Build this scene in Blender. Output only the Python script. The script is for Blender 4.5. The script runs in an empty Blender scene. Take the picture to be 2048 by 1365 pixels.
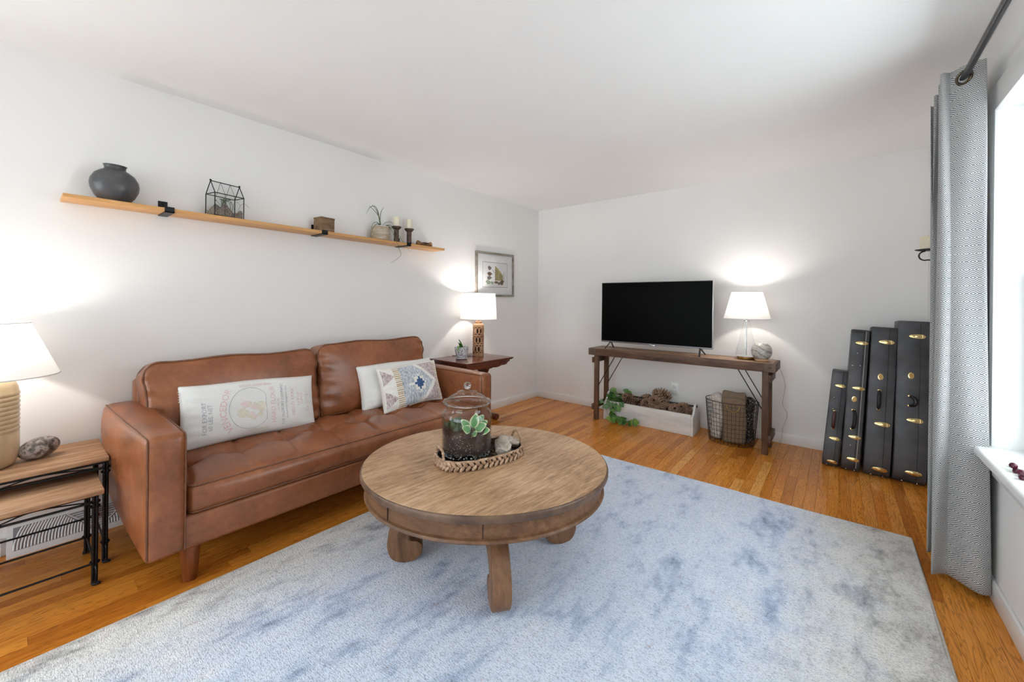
import bpy, math, random
import numpy as np
from mathutils import Vector, Matrix

random.seed(7)
rng = np.random.default_rng(7)
SC = bpy.context.scene
COL = SC.collection
PI = math.pi
EXPOSURE = 0.0
SKY_STRENGTH = 5.9
SKY_COLOR = (0.86, 0.93, 1.0)
# ------------------------------------------------------------------ camera
FPX, YAW, ROW, ROLL = 805.7257, 0.6803971, 605.401, 0.01111256
CAM = np.array([3.0742, -4.33929, 1.2323548])
_s, _c = math.sin(YAW), math.cos(YAW)
_F = np.array([-_s, _c, 0.0]); _R0 = np.array([_c, _s, 0.0]); _U0 = np.array([0, 0, 1.0])
_R = _R0 * math.cos(ROLL) + _U0 * math.sin(ROLL)
_U = -_R0 * math.sin(ROLL) + _U0 * math.cos(ROLL)
cd = bpy.data.cameras.new('camera')
cd.sensor_width = 36.0
cd.lens = 36.0 * FPX / 2048.0
cd.shift_y = (ROW - 682.5) / 2048.0
cd.clip_start = 0.02
co = bpy.data.objects.new('camera', cd)
COL.objects.link(co)
mw = Matrix.Identity(4)
for i in range(3):
    mw[i][0] = _R[i]; mw[i][1] = _U[i]; mw[i][2] = -_F[i]; mw[i][3] = CAM[i]
co.matrix_world = mw
SC.camera = co
# ------------------------------------------------------------------ world and view
w = bpy.data.worlds.new('sky'); SC.world = w
w.use_nodes = True
bg = w.node_tree.nodes['Background']
bg.inputs[0].default_value = (*SKY_COLOR, 1)
bg.inputs[1].default_value = SKY_STRENGTH
vs = SC.view_settings
vs.view_transform = 'Standard'
try: vs.look = 'None'
except Exception: pass
vs.gamma = 1.0
vs.exposure = EXPOSURE
vs.use_curve_mapping = False
SC.display_settings.display_device = 'sRGB'
SC.cycles.max_bounces = 6
SC.cycles.diffuse_bounces = 5
SC.cycles.glossy_bounces = 2
SC.cycles.transmission_bounces = 4
SC.cycles.transparent_max_bounces = 16
SC.cycles.use_adaptive_sampling = True
SC.cycles.adaptive_threshold = 0.08
SC.cycles.adaptive_min_samples = 16
SC.cycles.caustics_reflective = False
SC.cycles.caustics_refractive = False
SC.cycles.sample_clamp_indirect = 6.0
def portal(name, loc, rot, sx, sy):
    l = bpy.data.lights.new(name, 'AREA'); l.shape = 'RECTANGLE'; l.size = sx; l.size_y = sy
    l.cycles.is_portal = True
    o = bpy.data.objects.new(name, l); o.location = loc; o.rotation_euler = rot; COL.objects.link(o)
W, H, YF = 3.6, 2.44, -7.4          # room width, height, wall behind the camera
WY0, WY1, WZ0, WZ1 = -3.05, -1.735, 0.645, 2.075      # window opening in the right wall
GX0, GX1, GZ0, GZ1 = 0.3, 3.3, 0.12, 2.25           # added unseen window behind the camera, lights the back wall
LY0, LY1, LZ0, LZ1 = -6.0, -4.8, 0.55, 2.10         # added unseen left-wall window behind the camera, brightens the right wall
portal('window_portal', (W + 0.15, (WY0 + WY1) / 2, (WZ0 + WZ1) / 2), (0, PI / 2, 0), WZ1 - WZ0, WY1 - WY0)
portal('window_portal', ((GX0 + GX1) / 2, YF - 0.15, (GZ0 + GZ1) / 2), (PI / 2, 0, 0), GX1 - GX0, GZ1 - GZ0)
portal('window_portal', (-0.15, (LY0 + LY1) / 2, (LZ0 + LZ1) / 2), (0, -PI / 2, 0), LZ1 - LZ0, LY1 - LY0)
# ------------------------------------------------------------------ material helpers
def S(r, g, b):
    f = lambda c: ((c / 255 + 0.055) / 1.055) ** 2.4 if c / 255 > 0.04045 else c / 255 / 12.92
    return (f(r), f(g), f(b), 1.0)
class NT:
    def __init__(s, name):
        s.m = bpy.data.materials.new(name); s.m.use_nodes = True
        s.t = s.m.node_tree; s.b = s.t.nodes['Principled BSDF']; s.out = s.t.nodes['Material Output']
    def n(s, typ, **kw):
        x = s.t.nodes.new(typ)
        for k, v in kw.items():
            if k.startswith('i_'):
                key = k[2:]
                x.inputs[int(key) if key.isdigit() else key].default_value = v
            else: setattr(x, k, v)
        return x
    def l(s, a, b): s.t.links.new(a, b)
    def math(s, op, a, b=None, c=None):
        x = s.n('ShaderNodeMath', operation=op)
        for i, q in enumerate((a, b, c)):
            if q is None: continue
            if isinstance(q, (int, float)): x.inputs[i].default_value = q
            else: s.l(q, x.inputs[i])
        return x.outputs[0]
    def coords(s, kind='Object', scale=(1, 1, 1), rot=(0, 0, 0), rnd=False):
        tc = s.n('ShaderNodeTexCoord'); mp = s.n('ShaderNodeMapping')
        mp.inputs['Scale'].default_value = scale; mp.inputs['Rotation'].default_value = rot
        src = tc.outputs[kind]
        if rnd:
            oi = s.n('ShaderNodeObjectInfo'); va = s.n('ShaderNodeVectorMath', operation='SCALE')
            va.inputs[0].default_value = (37.0, 23.0, 11.0); s.l(oi.outputs['Random'], va.inputs['Scale'])
            ad = s.n('ShaderNodeVectorMath', operation='ADD'); s.l(src, ad.inputs[0]); s.l(va.outputs[0], ad.inputs[1])
            src = ad.outputs[0]
        s.l(src, mp.inputs['Vector'])
        return mp.outputs[0]
    def noise(s, vec, scale=5, detail=4, rough=0.55, dist=0.0):
        x = s.n('ShaderNodeTexNoise'); x.inputs['Scale'].default_value = scale; x.inputs['Detail'].default_value = detail
        x.inputs['Roughness'].default_value = rough; x.inputs['Distortion'].default_value = dist
        s.l(vec, x.inputs['Vector']); return x.outputs['Fac']
    def ramp(s, fac, stops, interp='LINEAR'):
        x = s.n('ShaderNodeValToRGB'); cr = x.color_ramp; cr.interpolation = interp
        while len(cr.elements) < len(stops): cr.elements.new(0.5)
        for e, (p, c) in zip(cr.elements, stops): e.position = p; e.color = c
        s.l(fac, x.inputs[0]); return x.outputs[0]
    def mix(s, fac, a, b, mode='MIX'):
        x = s.n('ShaderNodeMix', data_type='RGBA', blend_type=mode)
        for q, i in ((fac, 0), (a, 6), (b, 7)):
            if isinstance(q, (int, float, tuple)): x.inputs[i].default_value = q
            else: s.l(q, x.inputs[i])
        return x.outputs[2]
    def bump(s, h, strength=0.2, dist=0.002, prev=None):
        x = s.n('ShaderNodeBump'); x.inputs['Strength'].default_value = strength; x.inputs['Distance'].default_value = dist
        s.l(h, x.inputs['Height'])
        if prev is not None: s.l(prev, x.inputs['Normal'])
        s.l(x.outputs[0], s.b.inputs['Normal']); return x.outputs[0]
def pm(name, cols, rough=0.5, metal=0.0, scale=6, detail=4, stretch=(1, 1, 1), rot=(0, 0, 0), bump=0.0, bscale=None, bdist=0.002,
       spec=0.5, rnd=False, dist=0.0, lo=0.3, hi=0.7, sheen=0.0, coat=0.0):
    t = NT(name); b = t.b
    b.inputs['Roughness'].default_value = rough; b.inputs['Metallic'].default_value = metal
    b.inputs['Specular IOR Level'].default_value = spec
    if sheen: b.inputs['Sheen Weight'].default_value = sheen
    if coat: b.inputs['Coat Weight'].default_value = coat; b.inputs['Coat Roughness'].default_value = 0.15
    if isinstance(cols, tuple): cols = [cols]
    v = t.coords('Object', stretch, rot, rnd)
    if len(cols) == 1: 
        c0 = cols[0]; c1 = tuple(min(1, x * 1.06) for x in c0[:3]) + (1,); c2 = tuple(x * 0.93 for x in c0[:3]) + (1,)
        cols = [c2, c0, c1]
    f = t.noise(v, scale, detail, dist=dist)
    k = len(cols)
    stops = [(lo + (hi - lo) * i / (k - 1), c) for i, c in enumerate(cols)]
    t.l(t.ramp(f, stops), b.inputs['Base Color'])
    if bump:
        f2 = t.noise(v, bscale or scale * 4, 3); t.bump(f2, bump, bdist)
    return t.m
def glass_mat(name, tint=(1, 1, 1, 1), ior=1.45, gloss=1.0):
    t = NT(name); t.t.nodes.remove(t.b)
    tr = t.n('ShaderNodeBsdfTransparent'); tr.inputs[0].default_value = tint
    gl = t.n('ShaderNodeBsdfGlossy'); gl.inputs['Roughness'].default_value = 0.03
    lw = t.n('ShaderNodeLayerWeight'); lw.inputs[0].default_value = 0.5
    f0 = ((ior - 1) / (ior + 1)) ** 2
    f = t.math('MULTIPLY', t.math('ADD', t.math('MULTIPLY', t.math('POWER', lw.outputs['Facing'], 5.0), 1 - f0), f0), gloss)
    mx = t.n('ShaderNodeMixShader'); t.l(f, mx.inputs[0]); t.l(tr.outputs[0], mx.inputs[1]); t.l(gl.outputs[0], mx.inputs[2])
    t.l(mx.outputs[0], t.out.inputs[0]); return t.m
def shade_mat(name, col):
    t = NT(name); t.t.nodes.remove(t.b)
    v = t.coords('Object', (1, 1, 1)); f = t.noise(v, 300, 2)
    c = t.ramp(f, [(0.3, tuple(x * 0.96 for x in col[:3]) + (1,)), (0.7, col)])
    d = t.n('ShaderNodeBsdfDiffuse'); tl = t.n('ShaderNodeBsdfTranslucent')
    t.l(c, d.inputs[0]); t.l(c, tl.inputs[0])
    mx = t.n('ShaderNodeMixShader'); mx.inputs[0].default_value = 0.24
    t.l(d.outputs[0], mx.inputs[1]); t.l(tl.outputs[0], mx.inputs[2]); t.l(mx.outputs[0], t.out.inputs[0]); return t.m
def wood(name, cols, axis='y', rough=0.5, scale=10, ratio=14, bump=0.15, rnd=False, spec=0.4, coat=0.0):
    st = {'x': (1, ratio, ratio), 'y': (ratio, 1, ratio), 'z': (ratio, ratio, 1)}[axis]
    t = NT(name); b = t.b
    b.inputs['Roughness'].default_value = rough; b.inputs['Specular IOR Level'].default_value = spec
    if coat: b.inputs['Coat Weight'].default_value = coat; b.inputs['Coat Roughness'].default_value = 0.2
    v = t.coords('Object', st, (0, 0, 0), rnd)
    f1 = t.noise(v, scale * 0.35, 6, 0.65, 0.6)
    f2 = t.noise(v, scale * 1.6, 5, 0.7)
    f = t.math('ADD', t.math('MULTIPLY', f1, 0.65), t.math('MULTIPLY', f2, 0.35))
    k = len(cols)
    t.l(t.ramp(f, [(0.34 + 0.32 * i / (k - 1), c) for i, c in enumerate(cols)]), b.inputs['Base Color'])
    if bump: t.bump(f2, bump, 0.0015)
    return t.m
# ------------------------------------------------------------------ object helpers
WM = {}
def tag(o, label=None, cat=None, group=None, kind=None):
    if label: o['label'] = label
    if cat: o['category'] = cat
    if group: o['group'] = group
    if kind: o['kind'] = kind
    return o
def thing(name, label, cat, loc=(0, 0, 0), rz=0.0, group=None, M4=None):
    o = bpy.data.objects.new(name, None); o.empty_display_size = 0.05; COL.objects.link(o)
    m = M4 if M4 is not None else Matrix.Translation(Vector(loc)) @ Matrix.Rotation(rz, 4, 'Z')
    o.matrix_world = m; WM[o] = m.copy()
    return tag(o, label, cat, group)
def copy_tree(src, M4, label=None, group=None):
    def rec(o, parent):
        q = o.copy(); COL.objects.link(q); q.parent = parent
        for ch in o.children: rec(ch, q)
        return q
    r = rec(src, None); r.matrix_world = M4; WM[r] = M4.copy()
    if label: r['label'] = label
    if group: r['group'] = group
    return r
I3 = np.eye(3)
def rotm(ax, a):
    c, s = math.cos(a), math.sin(a)
    return {'x': np.array([[1, 0, 0], [0, c, -s], [0, s, c]]), 'y': np.array([[c, 0, s], [0, 1, 0], [-s, 0, c]]),
            'z': np.array([[c, -s, 0], [s, c, 0], [0, 0, 1.0]])}[ax]
_rb_cache = {}
def rbox_geo(h, r, k=1, n=(1, 1, 1)):
    key = (tuple(np.round(h, 5)), round(r, 5), k, tuple(n))
    if key in _rb_cache: return _rb_cache[key]
    h = np.array(h, float); r = min(r, h.min() * 0.999)
    ax = []
    for i in range(3):
        e = [r * (1 - math.tan(PI / 4 * (1 - j / k))) for j in range(k + 1)]
        lo = [-h[i] + q for q in e]
        mid = list(np.linspace(-h[i] + r, h[i] - r, n[i] + 1))[1:-1]
        ax.append(np.array(lo + mid + [-q for q in reversed(lo)]))
    idx = {}; V = []; Fc = []
    def vid(p):
        kk = (round(p[0], 6), round(p[1], 6), round(p[2], 6))
        if kk not in idx: idx[kk] = len(V); V.append(p)
        return idx[kk]
    for a in range(3):
        b, c = (a + 1) % 3, (a + 2) % 3
        for sg in (-1, 1):
            for i in range(len(ax[b]) - 1):
                for j in range(len(ax[c]) - 1):
                    q = []
                    for (ii, jj) in ((i, j), (i + 1, j), (i + 1, j + 1), (i, j + 1)):
                        p = [0, 0, 0]; p[a] = sg * h[a]; p[b] = ax[b][ii]; p[c] = ax[c][jj]; q.append(vid(p))
                    Fc.append(q if sg > 0 else q[::-1])
    V = np.array(V)
    inner = np.clip(V, -(h - r), h - r); d = V - inner
    ln = np.linalg.norm(d, axis=1, keepdims=True); ln[ln == 0] = 1
    V = inner + d / ln * r
    _rb_cache[key] = (V, Fc)
    return V, Fc
def frames(P, closed=False):
    P = np.asarray(P, float); n = len(P)
    T = (np.roll(P, -1, 0) - np.roll(P, 1, 0)) if closed else np.gradient(P, axis=0)
    T /= np.maximum(np.linalg.norm(T, axis=1, keepdims=True), 1e-9)
    up = np.array([0, 0, 1.0]) if abs(T[0][2]) < 0.9 else np.array([1.0, 0, 0])
    N = np.zeros_like(T); B = np.zeros_like(T)
    x = np.cross(up, T[0]); x /= np.linalg.norm(x)
    for i in range(n):
        x = x - T[i] * (x @ T[i]); x /= max(np.linalg.norm(x), 1e-9); N[i] = x; B[i] = np.cross(T[i], x)
    return T, N, B
class MB:
    def __init__(s): s.v = []; s.f = []; s.m = []; s.nv = 0
    def add(s, V, Fc, mi=0):
        V = np.asarray(V, float).reshape(-1, 3); s.v.append(V)
        for q in Fc: s.f.append([i + s.nv for i in q])
        s.m += [mi] * len(Fc); s.nv += len(V); return s
    def box(s, c, sz, R=None, mi=0):
        h = np.array(sz, float) / 2
        V = np.array([[x, y, z] for x in (-1, 1) for y in (-1, 1) for z in (-1, 1)]) * h
        if R is not None: V = V @ np.asarray(R).T
        return s.add(V + np.array(c), [[0, 1, 3, 2], [4, 6, 7, 5], [0, 4, 5, 1], [2, 3, 7, 6], [0, 2, 6, 4], [1, 5, 7, 3]], mi)
    def rb(s, c, sz, r=0.004, R=None, k=1, mi=0, n=(1, 1, 1), D=None):
        V, Fc = rbox_geo(np.array(sz, float) / 2, r, k, n)
        if D is not None: V = D(V.copy())
        if R is not None: V = V @ np.asarray(R).T
        return s.add(V + np.array(c), Fc, mi)
    def b2(s, lo, hi, r=0.0, mi=0, k=1):
        lo = np.array(lo, float); hi = np.array(hi, float)
        return s.rb((lo + hi) / 2, hi - lo, r, mi=mi, k=k) if r else s.box((lo + hi) / 2, hi - lo, mi=mi)
    def tube(s, P, r, n=8, closed=False, caps=True, mi=0, flat=1.0):
        P = np.asarray(P, float); m = len(P); T, N, B = frames(P, closed)
        rr = np.full(m, r) if np.isscalar(r) else np.asarray(r, float)
        a = np.linspace(0, 2 * PI, n, endpoint=False)
        V = (P[:, None, :] + rr[:, None, None] * (np.cos(a)[None, :, None] * N[:, None, :] + flat * np.sin(a)[None, :, None] * B[:, None, :])).reshape(-1, 3)
        Fc = []
        for i in range(m if closed else m - 1):
            i2 = (i + 1) % m
            for j in range(n):
                j2 = (j + 1) % n; Fc.append([i * n + j, i * n + j2, i2 * n + j2, i2 * n + j])
        if caps and not closed: Fc.append(list(range(n))[::-1]); Fc.append([(m - 1) * n + j for j in range(n)])
        return s.add(V, Fc, mi)
    def lathe(s, prof, c=(0, 0, 0), n=32, mi=0, R=None, wob=None, sx=1.0, sy=1.0):
        prof = np.asarray(prof, float); m = len(prof); a = np.linspace(0, 2 * PI, n, endpoint=False)
        V = np.zeros((m, n, 3)); V[:, :, 0] = prof[:, :1] * np.cos(a) * sx; V[:, :, 1] = prof[:, :1] * np.sin(a) * sy; V[:, :, 2] = prof[:, 1:2]
        V = V.reshape(-1, 3)
        if wob: V = wob(V)
        if R is not None: V = V @ np.asarray(R).T
        V = V + np.array(c); Fc = []
        for i in range(m - 1):
            for j in range(n):
                j2 = (j + 1) % n; Fc.append([i * n + j, i * n + j2, (i + 1) * n + j2, (i + 1) * n + j])
        if prof[0][0] > 1e-6: Fc.append([j for j in range(n)][::-1])
        if prof[-1][0] > 1e-6: Fc.append([(m - 1) * n + j for j in range(n)])
        return s.add(V, Fc, mi)
    def lathe_open(s, prof, c=(0, 0, 0), n=32, mi=0):
        k0 = len(s.f); s.lathe(prof, c, n, mi)
        for q in [i for i in range(len(s.f) - 1, k0 - 1, -1) if len(s.f[i]) == n and n > 4]: del s.f[q]; del s.m[q]
        return s
    def prism(s, poly, t0, t1, fr=None, mi=0, bev=0.0):
        """poly: 2D outline (a,b); extruded along c. fr = (origin, A, B, Cc) world axes."""
        poly = np.asarray(poly, float); n = len(poly)
        O, A, B, Cc = fr if fr is not None else (np.zeros(3), I3[0], I3[1], I3[2])
        O, A, B, Cc = map(lambda q: np.asarray(q, float), (O, A, B, Cc))
        rings = []
        if bev > 0:
            e = np.roll(poly, -1, 0) - np.roll(poly, 1, 0); e /= np.maximum(np.linalg.norm(e, axis=1, keepdims=True), 1e-9)
            area = 0.5 * np.sum(poly[:, 0] * np.roll(poly[:, 1], -1) - np.roll(poly[:, 0], -1) * poly[:, 1])
            nrm = np.stack([e[:, 1], -e[:, 0]], 1) * (1 if area > 0 else -1)
            ins = poly - nrm * bev; mid = poly - nrm * bev * 0.3
            sg = 1 if t1 > t0 else -1
            rings = [(ins, t0), (mid, t0 + sg * bev * 0.3), (poly, t0 + sg * bev), (poly, t1 - sg * bev), (mid, t1 - sg * bev * 0.3), (ins, t1)]
        else: rings = [(poly, t0), (poly, t1)]
        V = np.concatenate([O + p[:, :1] * A + p[:, 1:2] * B + t * Cc for p, t in rings]); Fc = []
        m = len(rings)
        for i in range(m - 1):
            for j in range(n):
                j2 = (j + 1) % n; Fc.append([i * n + j, i * n + j2, (i + 1) * n + j2, (i + 1) * n + j])
        Fc.append(list(range(n))[::-1]); Fc.append([(m - 1) * n + j for j in range(n)])
        return s.add(V, Fc, mi)
    def ball(s, c, r, n=16, m=10, mi=0, R=None):
        r = np.array([r, r, r] if np.isscalar(r) else r, float)
        prof = [(max(1e-7, math.sin(PI * i / m)), -math.cos(PI * i / m)) for i in range(m + 1)]
        prof[0] = (0.0, -1.0); prof[-1] = (0.0, 1.0)
        a = np.linspace(0, 2 * PI, n, endpoint=False)
        V = [[0, 0, -1]]
        for (q, z) in prof[1:-1]: V += [[q * math.cos(t), q * math.sin(t), z] for t in a]
        V.append([0, 0, 1]); V = np.array(V) * r
        if R is not None: V = V @ np.asarray(R).T
        Fc = [[0, 1 + (j + 1) % n, 1 + j] for j in range(n)]
        for i in range(m - 2):
            for j in range(n):
                j2 = (j + 1) % n; Fc.append([1 + i * n + j, 1 + i * n + j2, 1 + (i + 1) * n + j2, 1 + (i + 1) * n + j])
        L = len(V) - 1; Fc += [[L, L - n + j, L - n + (j + 1) % n] for j in range(n)]
        return s.add(V + np.array(c), Fc, mi)
    def build(s, name, mats, parent=None, ang=38, smooth=True, recalc=True):
        V = np.concatenate(s.v)
        if not isinstance(mats, (list, tuple)): mats = [mats]
        me = bpy.data.meshes.new(name)
        o = bpy.data.objects.new(name, me); COL.objects.link(o)
        if parent is not None:
            Mi = np.array(WM[parent].inverted()); V = V @ Mi[:3, :3].T + Mi[:3, 3]
            o.parent = parent; WM[o] = WM[parent].copy()
        else:
            lo, hi = V.min(0), V.max(0); og = np.array([(lo[0] + hi[0]) / 2, (lo[1] + hi[1]) / 2, lo[2]])
            V = V - og; o.location = og; WM[o] = Matrix.Translation(Vector(og))
        me.from_pydata(V.tolist(), [], s.f)
        for q in mats: me.materials.append(q)
        if len(mats) > 1: me.polygons.foreach_set('material_index', s.m)
        if recalc:
            import bmesh
            bm = bmesh.new(); bm.from_mesh(me); bmesh.ops.recalc_face_normals(bm, faces=bm.faces); bm.to_mesh(me); bm.free()
        if smooth:
            me.polygons.foreach_set('use_smooth', [True] * len(me.polygons)); me.set_sharp_from_angle(angle=math.radians(ang))
        me.update(); return o
def struct(mb, name, mat, parent=None, **k):
    o = mb.build(name, mat, parent, **k); o['kind'] = 'structure'; return o
def bez(pts, n=24):
    """Catmull-Rom through points"""
    P = np.asarray(pts, float); P = np.vstack([2 * P[0] - P[1], P, 2 * P[-1] - P[-2]]); out = []
    for i in range(1, len(P) - 2):
        for t in np.linspace(0, 1, n, endpoint=False):
            a, b, c, d = P[i - 1], P[i], P[i + 1], P[i + 2]
            out.append(0.5 * (2 * b + (c - a) * t + (2 * a - 5 * b + 4 * c - d) * t * t + (3 * b - a - 3 * c + d) * t ** 3))
    out.append(P[-2]); return np.array(out)
# ------------------------------------------------------------------ shared materials
def paint(name, col, rough=0.6, bs=220, bst=0.06):
    return pm(name, [tuple(x * 0.985 for x in col[:3]) + (1,), col], rough=rough, scale=2.5, detail=1, bump=0, spec=0.3)
M_wall = paint('wall_paint', S(237, 235, 233))
M_ceil = paint('ceiling_paint', S(247, 247, 246), 0.8, 120, 0.25)
M_trim = paint('trim_paint', S(238, 238, 237), 0.35, 60, 0.03)
M_black = pm('black_iron', S(30, 30, 32), rough=0.42, metal=0.6, scale=30)
M_bulb = NT('bulb_glow'); M_bulb.b.inputs['Emission Color'].default_value = (1, 0.86, 0.68, 1); M_bulb.b.inputs['Emission Strength'].default_value = 12; M_bulb = M_bulb.m
M_brass = pm('brass', [S(150, 118, 62), S(196, 164, 100)], rough=0.28, metal=1.0, scale=12)
M_gold = pm('gold_plate', [S(214, 180, 110), S(246, 226, 170)], rough=0.22, metal=0.9, scale=60)
M_chrome = pm('chrome', [S(190, 190, 192), S(225, 225, 226)], rough=0.15, metal=1.0, scale=20)
M_glass = glass_mat('clear_glass', (0.97, 0.98, 0.98, 1))
M_pane = glass_mat('window_glass', (0.96, 0.98, 0.97, 1), 1.3)
M_wax = pm('ivory_wax', [S(226, 216, 190), S(238, 231, 210)], rough=0.45, scale=8)
M_wax.node_tree.nodes['Principled BSDF'].inputs['Subsurface Weight'].default_value = 0.15
M_soil = pm('potting_soil', [S(28, 22, 19), S(52, 40, 33), S(78, 62, 50)], rough=0.95, scale=70, bump=0.8, bscale=120, bdist=0.004)
M_leaf = pm('green_leaf', [S(44, 84, 38), S(84, 132, 58), S(120, 160, 76)], rough=0.38, scale=14, rnd=True)
M_stem = pm('green_stem', [S(88, 100, 54), S(120, 116, 72)], rough=0.6, scale=20)
M_cord = pm('cord_rubber', S(70, 64, 58), rough=0.5)
M_white_plastic = pm('white_plastic', S(236, 236, 234), rough=0.3, scale=10)

def plank_mat():
    t = NT('oak_strip_floor'); b = t.b
    b.inputs['Roughness'].default_value = 0.24; b.inputs['Specular IOR Level'].default_value = 0.28
    b.inputs['Coat Weight'].default_value = 0.08; b.inputs['Coat Roughness'].default_value = 0.12
    oi = t.n('ShaderNodeObjectInfo')
    tone = t.ramp(oi.outputs['Random'], [(0.0, S(184, 108, 34)), (0.25, S(212, 134, 46)), (0.6, S(230, 152, 60)), (0.85, S(216, 134, 48)), (1.0, S(240, 174, 90))])
    v = t.coords('Object', (13, 1.3, 1), rnd=True)
    n1 = t.noise(v, 1.6, 3, 0.5, 0.5)
    rings = t.math('SINE', t.math('MULTIPLY', n1, 85))
    ring = t.ramp(rings, [(0.35, (0, 0, 0, 1)), (0.98, (1, 1, 1, 1))])
    v2 = t.coords('Object', (160, 5, 1), rnd=True)
    n2 = t.noise(v2, 1.0, 4, 0.7)
    c1 = t.mix(t.math('MULTIPLY', ring, 0.42), tone, S(112, 60, 18))
    streak = t.ramp(n2, [(0.35, (0.72, 0.66, 0.6, 1)), (0.6, (1.06, 1.05, 1.04, 1))])
    c2 = t.mix(0.7, c1, streak, 'MULTIPLY')
    t.l(c2, b.inputs['Base Color'])
    t.bump(n2, 0.06, 0.0006)
    return t.m
M_plank = plank_mat()
# ------------------------------------------------------------------ room shell
struct(MB().b2((-0.14, YF, -0.2), (W + 0.14, 0.14, -0.0035)), 'floor', pm('subfloor', S(70, 44, 22), rough=0.8, scale=10))
floor = bpy.data.objects['floor']
PW = 0.0572
_pl = {}
def plank_mesh(L):
    if L not in _pl:
        hx, hy = PW / 2 - 0.0004, L / 2 - 0.0004
        me = bpy.data.meshes.new('plank')
        b = 0.0005
        V = [(-hx, -hy, -0.004), (hx, -hy, -0.004), (hx, hy, -0.004), (-hx, hy, -0.004),
             (-hx, -hy, -b), (hx, -hy, -b), (hx, hy, -b), (-hx, hy, -b),
             (-hx + b, -hy + b, 0), (hx - b, -hy + b, 0), (hx - b, hy - b, 0), (-hx + b, hy - b, 0)]
        F_ = [(8, 9, 10, 11)]
        for k in (0, 4):
            for i in range(4): F_.append((k + i, k + (i + 1) % 4, k + 4 + (i + 1) % 4, k + 4 + i))
        me.from_pydata(V, [], F_); me.materials.append(M_plank); _pl[L] = me
    return _pl[L]
fl_inv = WM[floor].inverted()
RX0, RX1, RY0, RY1 = 0.972, 3.385, -4.72, -1.352     # rug
npl = 0
nst = int(W / PW) + 1
prng = random.Random(3)
for i in range(nst):
    x = PW * (i + 0.5)
    if x - PW / 2 > W: break
    y = -prng.uniform(0.0, 0.5) * 0
    first = True
    while y > -5.0:
        L = round(prng.uniform(0.25, 1.15) if first else prng.uniform(0.6, 1.9), 1)
        first = False
        y2 = y - L
        under = RX0 + 0.05 < x - PW / 2 and x + PW / 2 < RX1 - 0.04 and y < RY1 - 0.04 and y2 > RY0
        if not under and npl < 298:
            o = bpy.data.objects.new('plank', plank_mesh(L)); COL.objects.link(o); o.parent = floor
            o.matrix_local = fl_inv @ Matrix.Translation((x, (y + y2) / 2, 0)); npl += 1
        y = y2
print('planks', npl)
struct(MB().b2((-0.14, YF, H), (W + 0.14, 0.14, H + 0.12)), 'ceiling', M_ceil)
mb = MB()
mb.b2((-0.14, LY1, 0), (0, 0, H)); mb.b2((-0.14, YF, 0), (0, LY0, H)); mb.b2((-0.14, LY0, 0), (0, LY1, LZ0)); mb.b2((-0.14, LY0, LZ1), (0, LY1, H))
struct(mb, 'wall_left', M_wall)
struct(MB().b2((-0.14, 0, 0), (W + 0.14, 0.14, H)), 'wall_back', M_wall)
mb = MB()
mb.b2((W, YF, 0), (W + 0.14, 0, WZ0)); mb.b2((W, YF, WZ1), (W + 0.14, 0, H))
mb.b2((W, YF, WZ0), (W + 0.14, WY0, WZ1)); mb.b2((W, WY1, WZ0), (W + 0.14, 0, WZ1))
struct(mb, 'wall_right', M_wall)
mb = MB()
mb.b2((0, YF - 0.14, 0), (W, YF, GZ0)); mb.b2((0, YF - 0.14, GZ1), (W, YF, H))
mb.b2((0, YF - 0.14, GZ0), (GX0, YF, GZ1)); mb.b2((GX1, YF - 0.14, GZ0), (W, YF, GZ1))
struct(mb, 'wall_front', M_wall)
BB, BT = 0.088, 0.014
def base(name, lo, hi): struct(MB().b2(lo, hi, 0.004), name, M_trim)
base('baseboard_left', (0, -3.9, 0.0), (BT, 0, BB)); base('baseboard_left', (0, YF, 0.0), (BT, -4.37, BB))
base('baseboard_back', (BT, -BT, 0.0), (W - BT, 0, BB)); base('baseboard_right', (W - BT, YF, 0.0), (W, 0, BB))
# window in the right wall
def window(name, n_axis):
    e = bpy.data.objects.new(name, None); COL.objects.link(e); e['kind'] = 'structure'; WM[e] = Matrix.Identity(4); return e
w1 = window('window_1', 'x')
cw, ct = 0.095, 0.02
for nm, lo, hi in (('casing', (W - ct, WY1 - 0.012, WZ0), (W, WY1 + cw, WZ1 + cw)), ('casing', (W - ct, WY0 - cw, WZ0), (W, WY0 + 0.012, WZ1 + cw)),
                   ('casing', (W - ct - 0.002, WY0 - cw, WZ1 - 0.012), (W, WY1 + cw, WZ1 + cw))):
    MB().b2(lo, hi, 0.005).build(nm, M_trim, w1)
MB().b2((W - 0.075, WY0 - cw - 0.03, WZ0 - 0.032), (W + 0.10, WY1 + cw + 0.03, WZ0 + 0.004), 0.012, k=3).build('sill', M_trim, w1)
MB().b2((W - ct, WY0 - cw, WZ0 - 0.115), (W, WY1 + cw, WZ0 - 0.03), 0.005).build('apron', M_trim, w1)
mb = MB()   # jamb lining
mb.b2((W - 0.005, WY1 - 0.012, WZ0), (W + 0.14, WY1, WZ1)); mb.b2((W - 0.005, WY0, WZ0), (W + 0.14, WY0 + 0.012, WZ1)); mb.b2((W - 0.005, WY0, WZ1 - 0.012), (W + 0.14, WY1, WZ1))
mb.build('jamb', M_trim, w1)
ym = [WY0 + 0.012, (WY0 + WY1) / 2, WY1 - 0.012]
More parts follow.
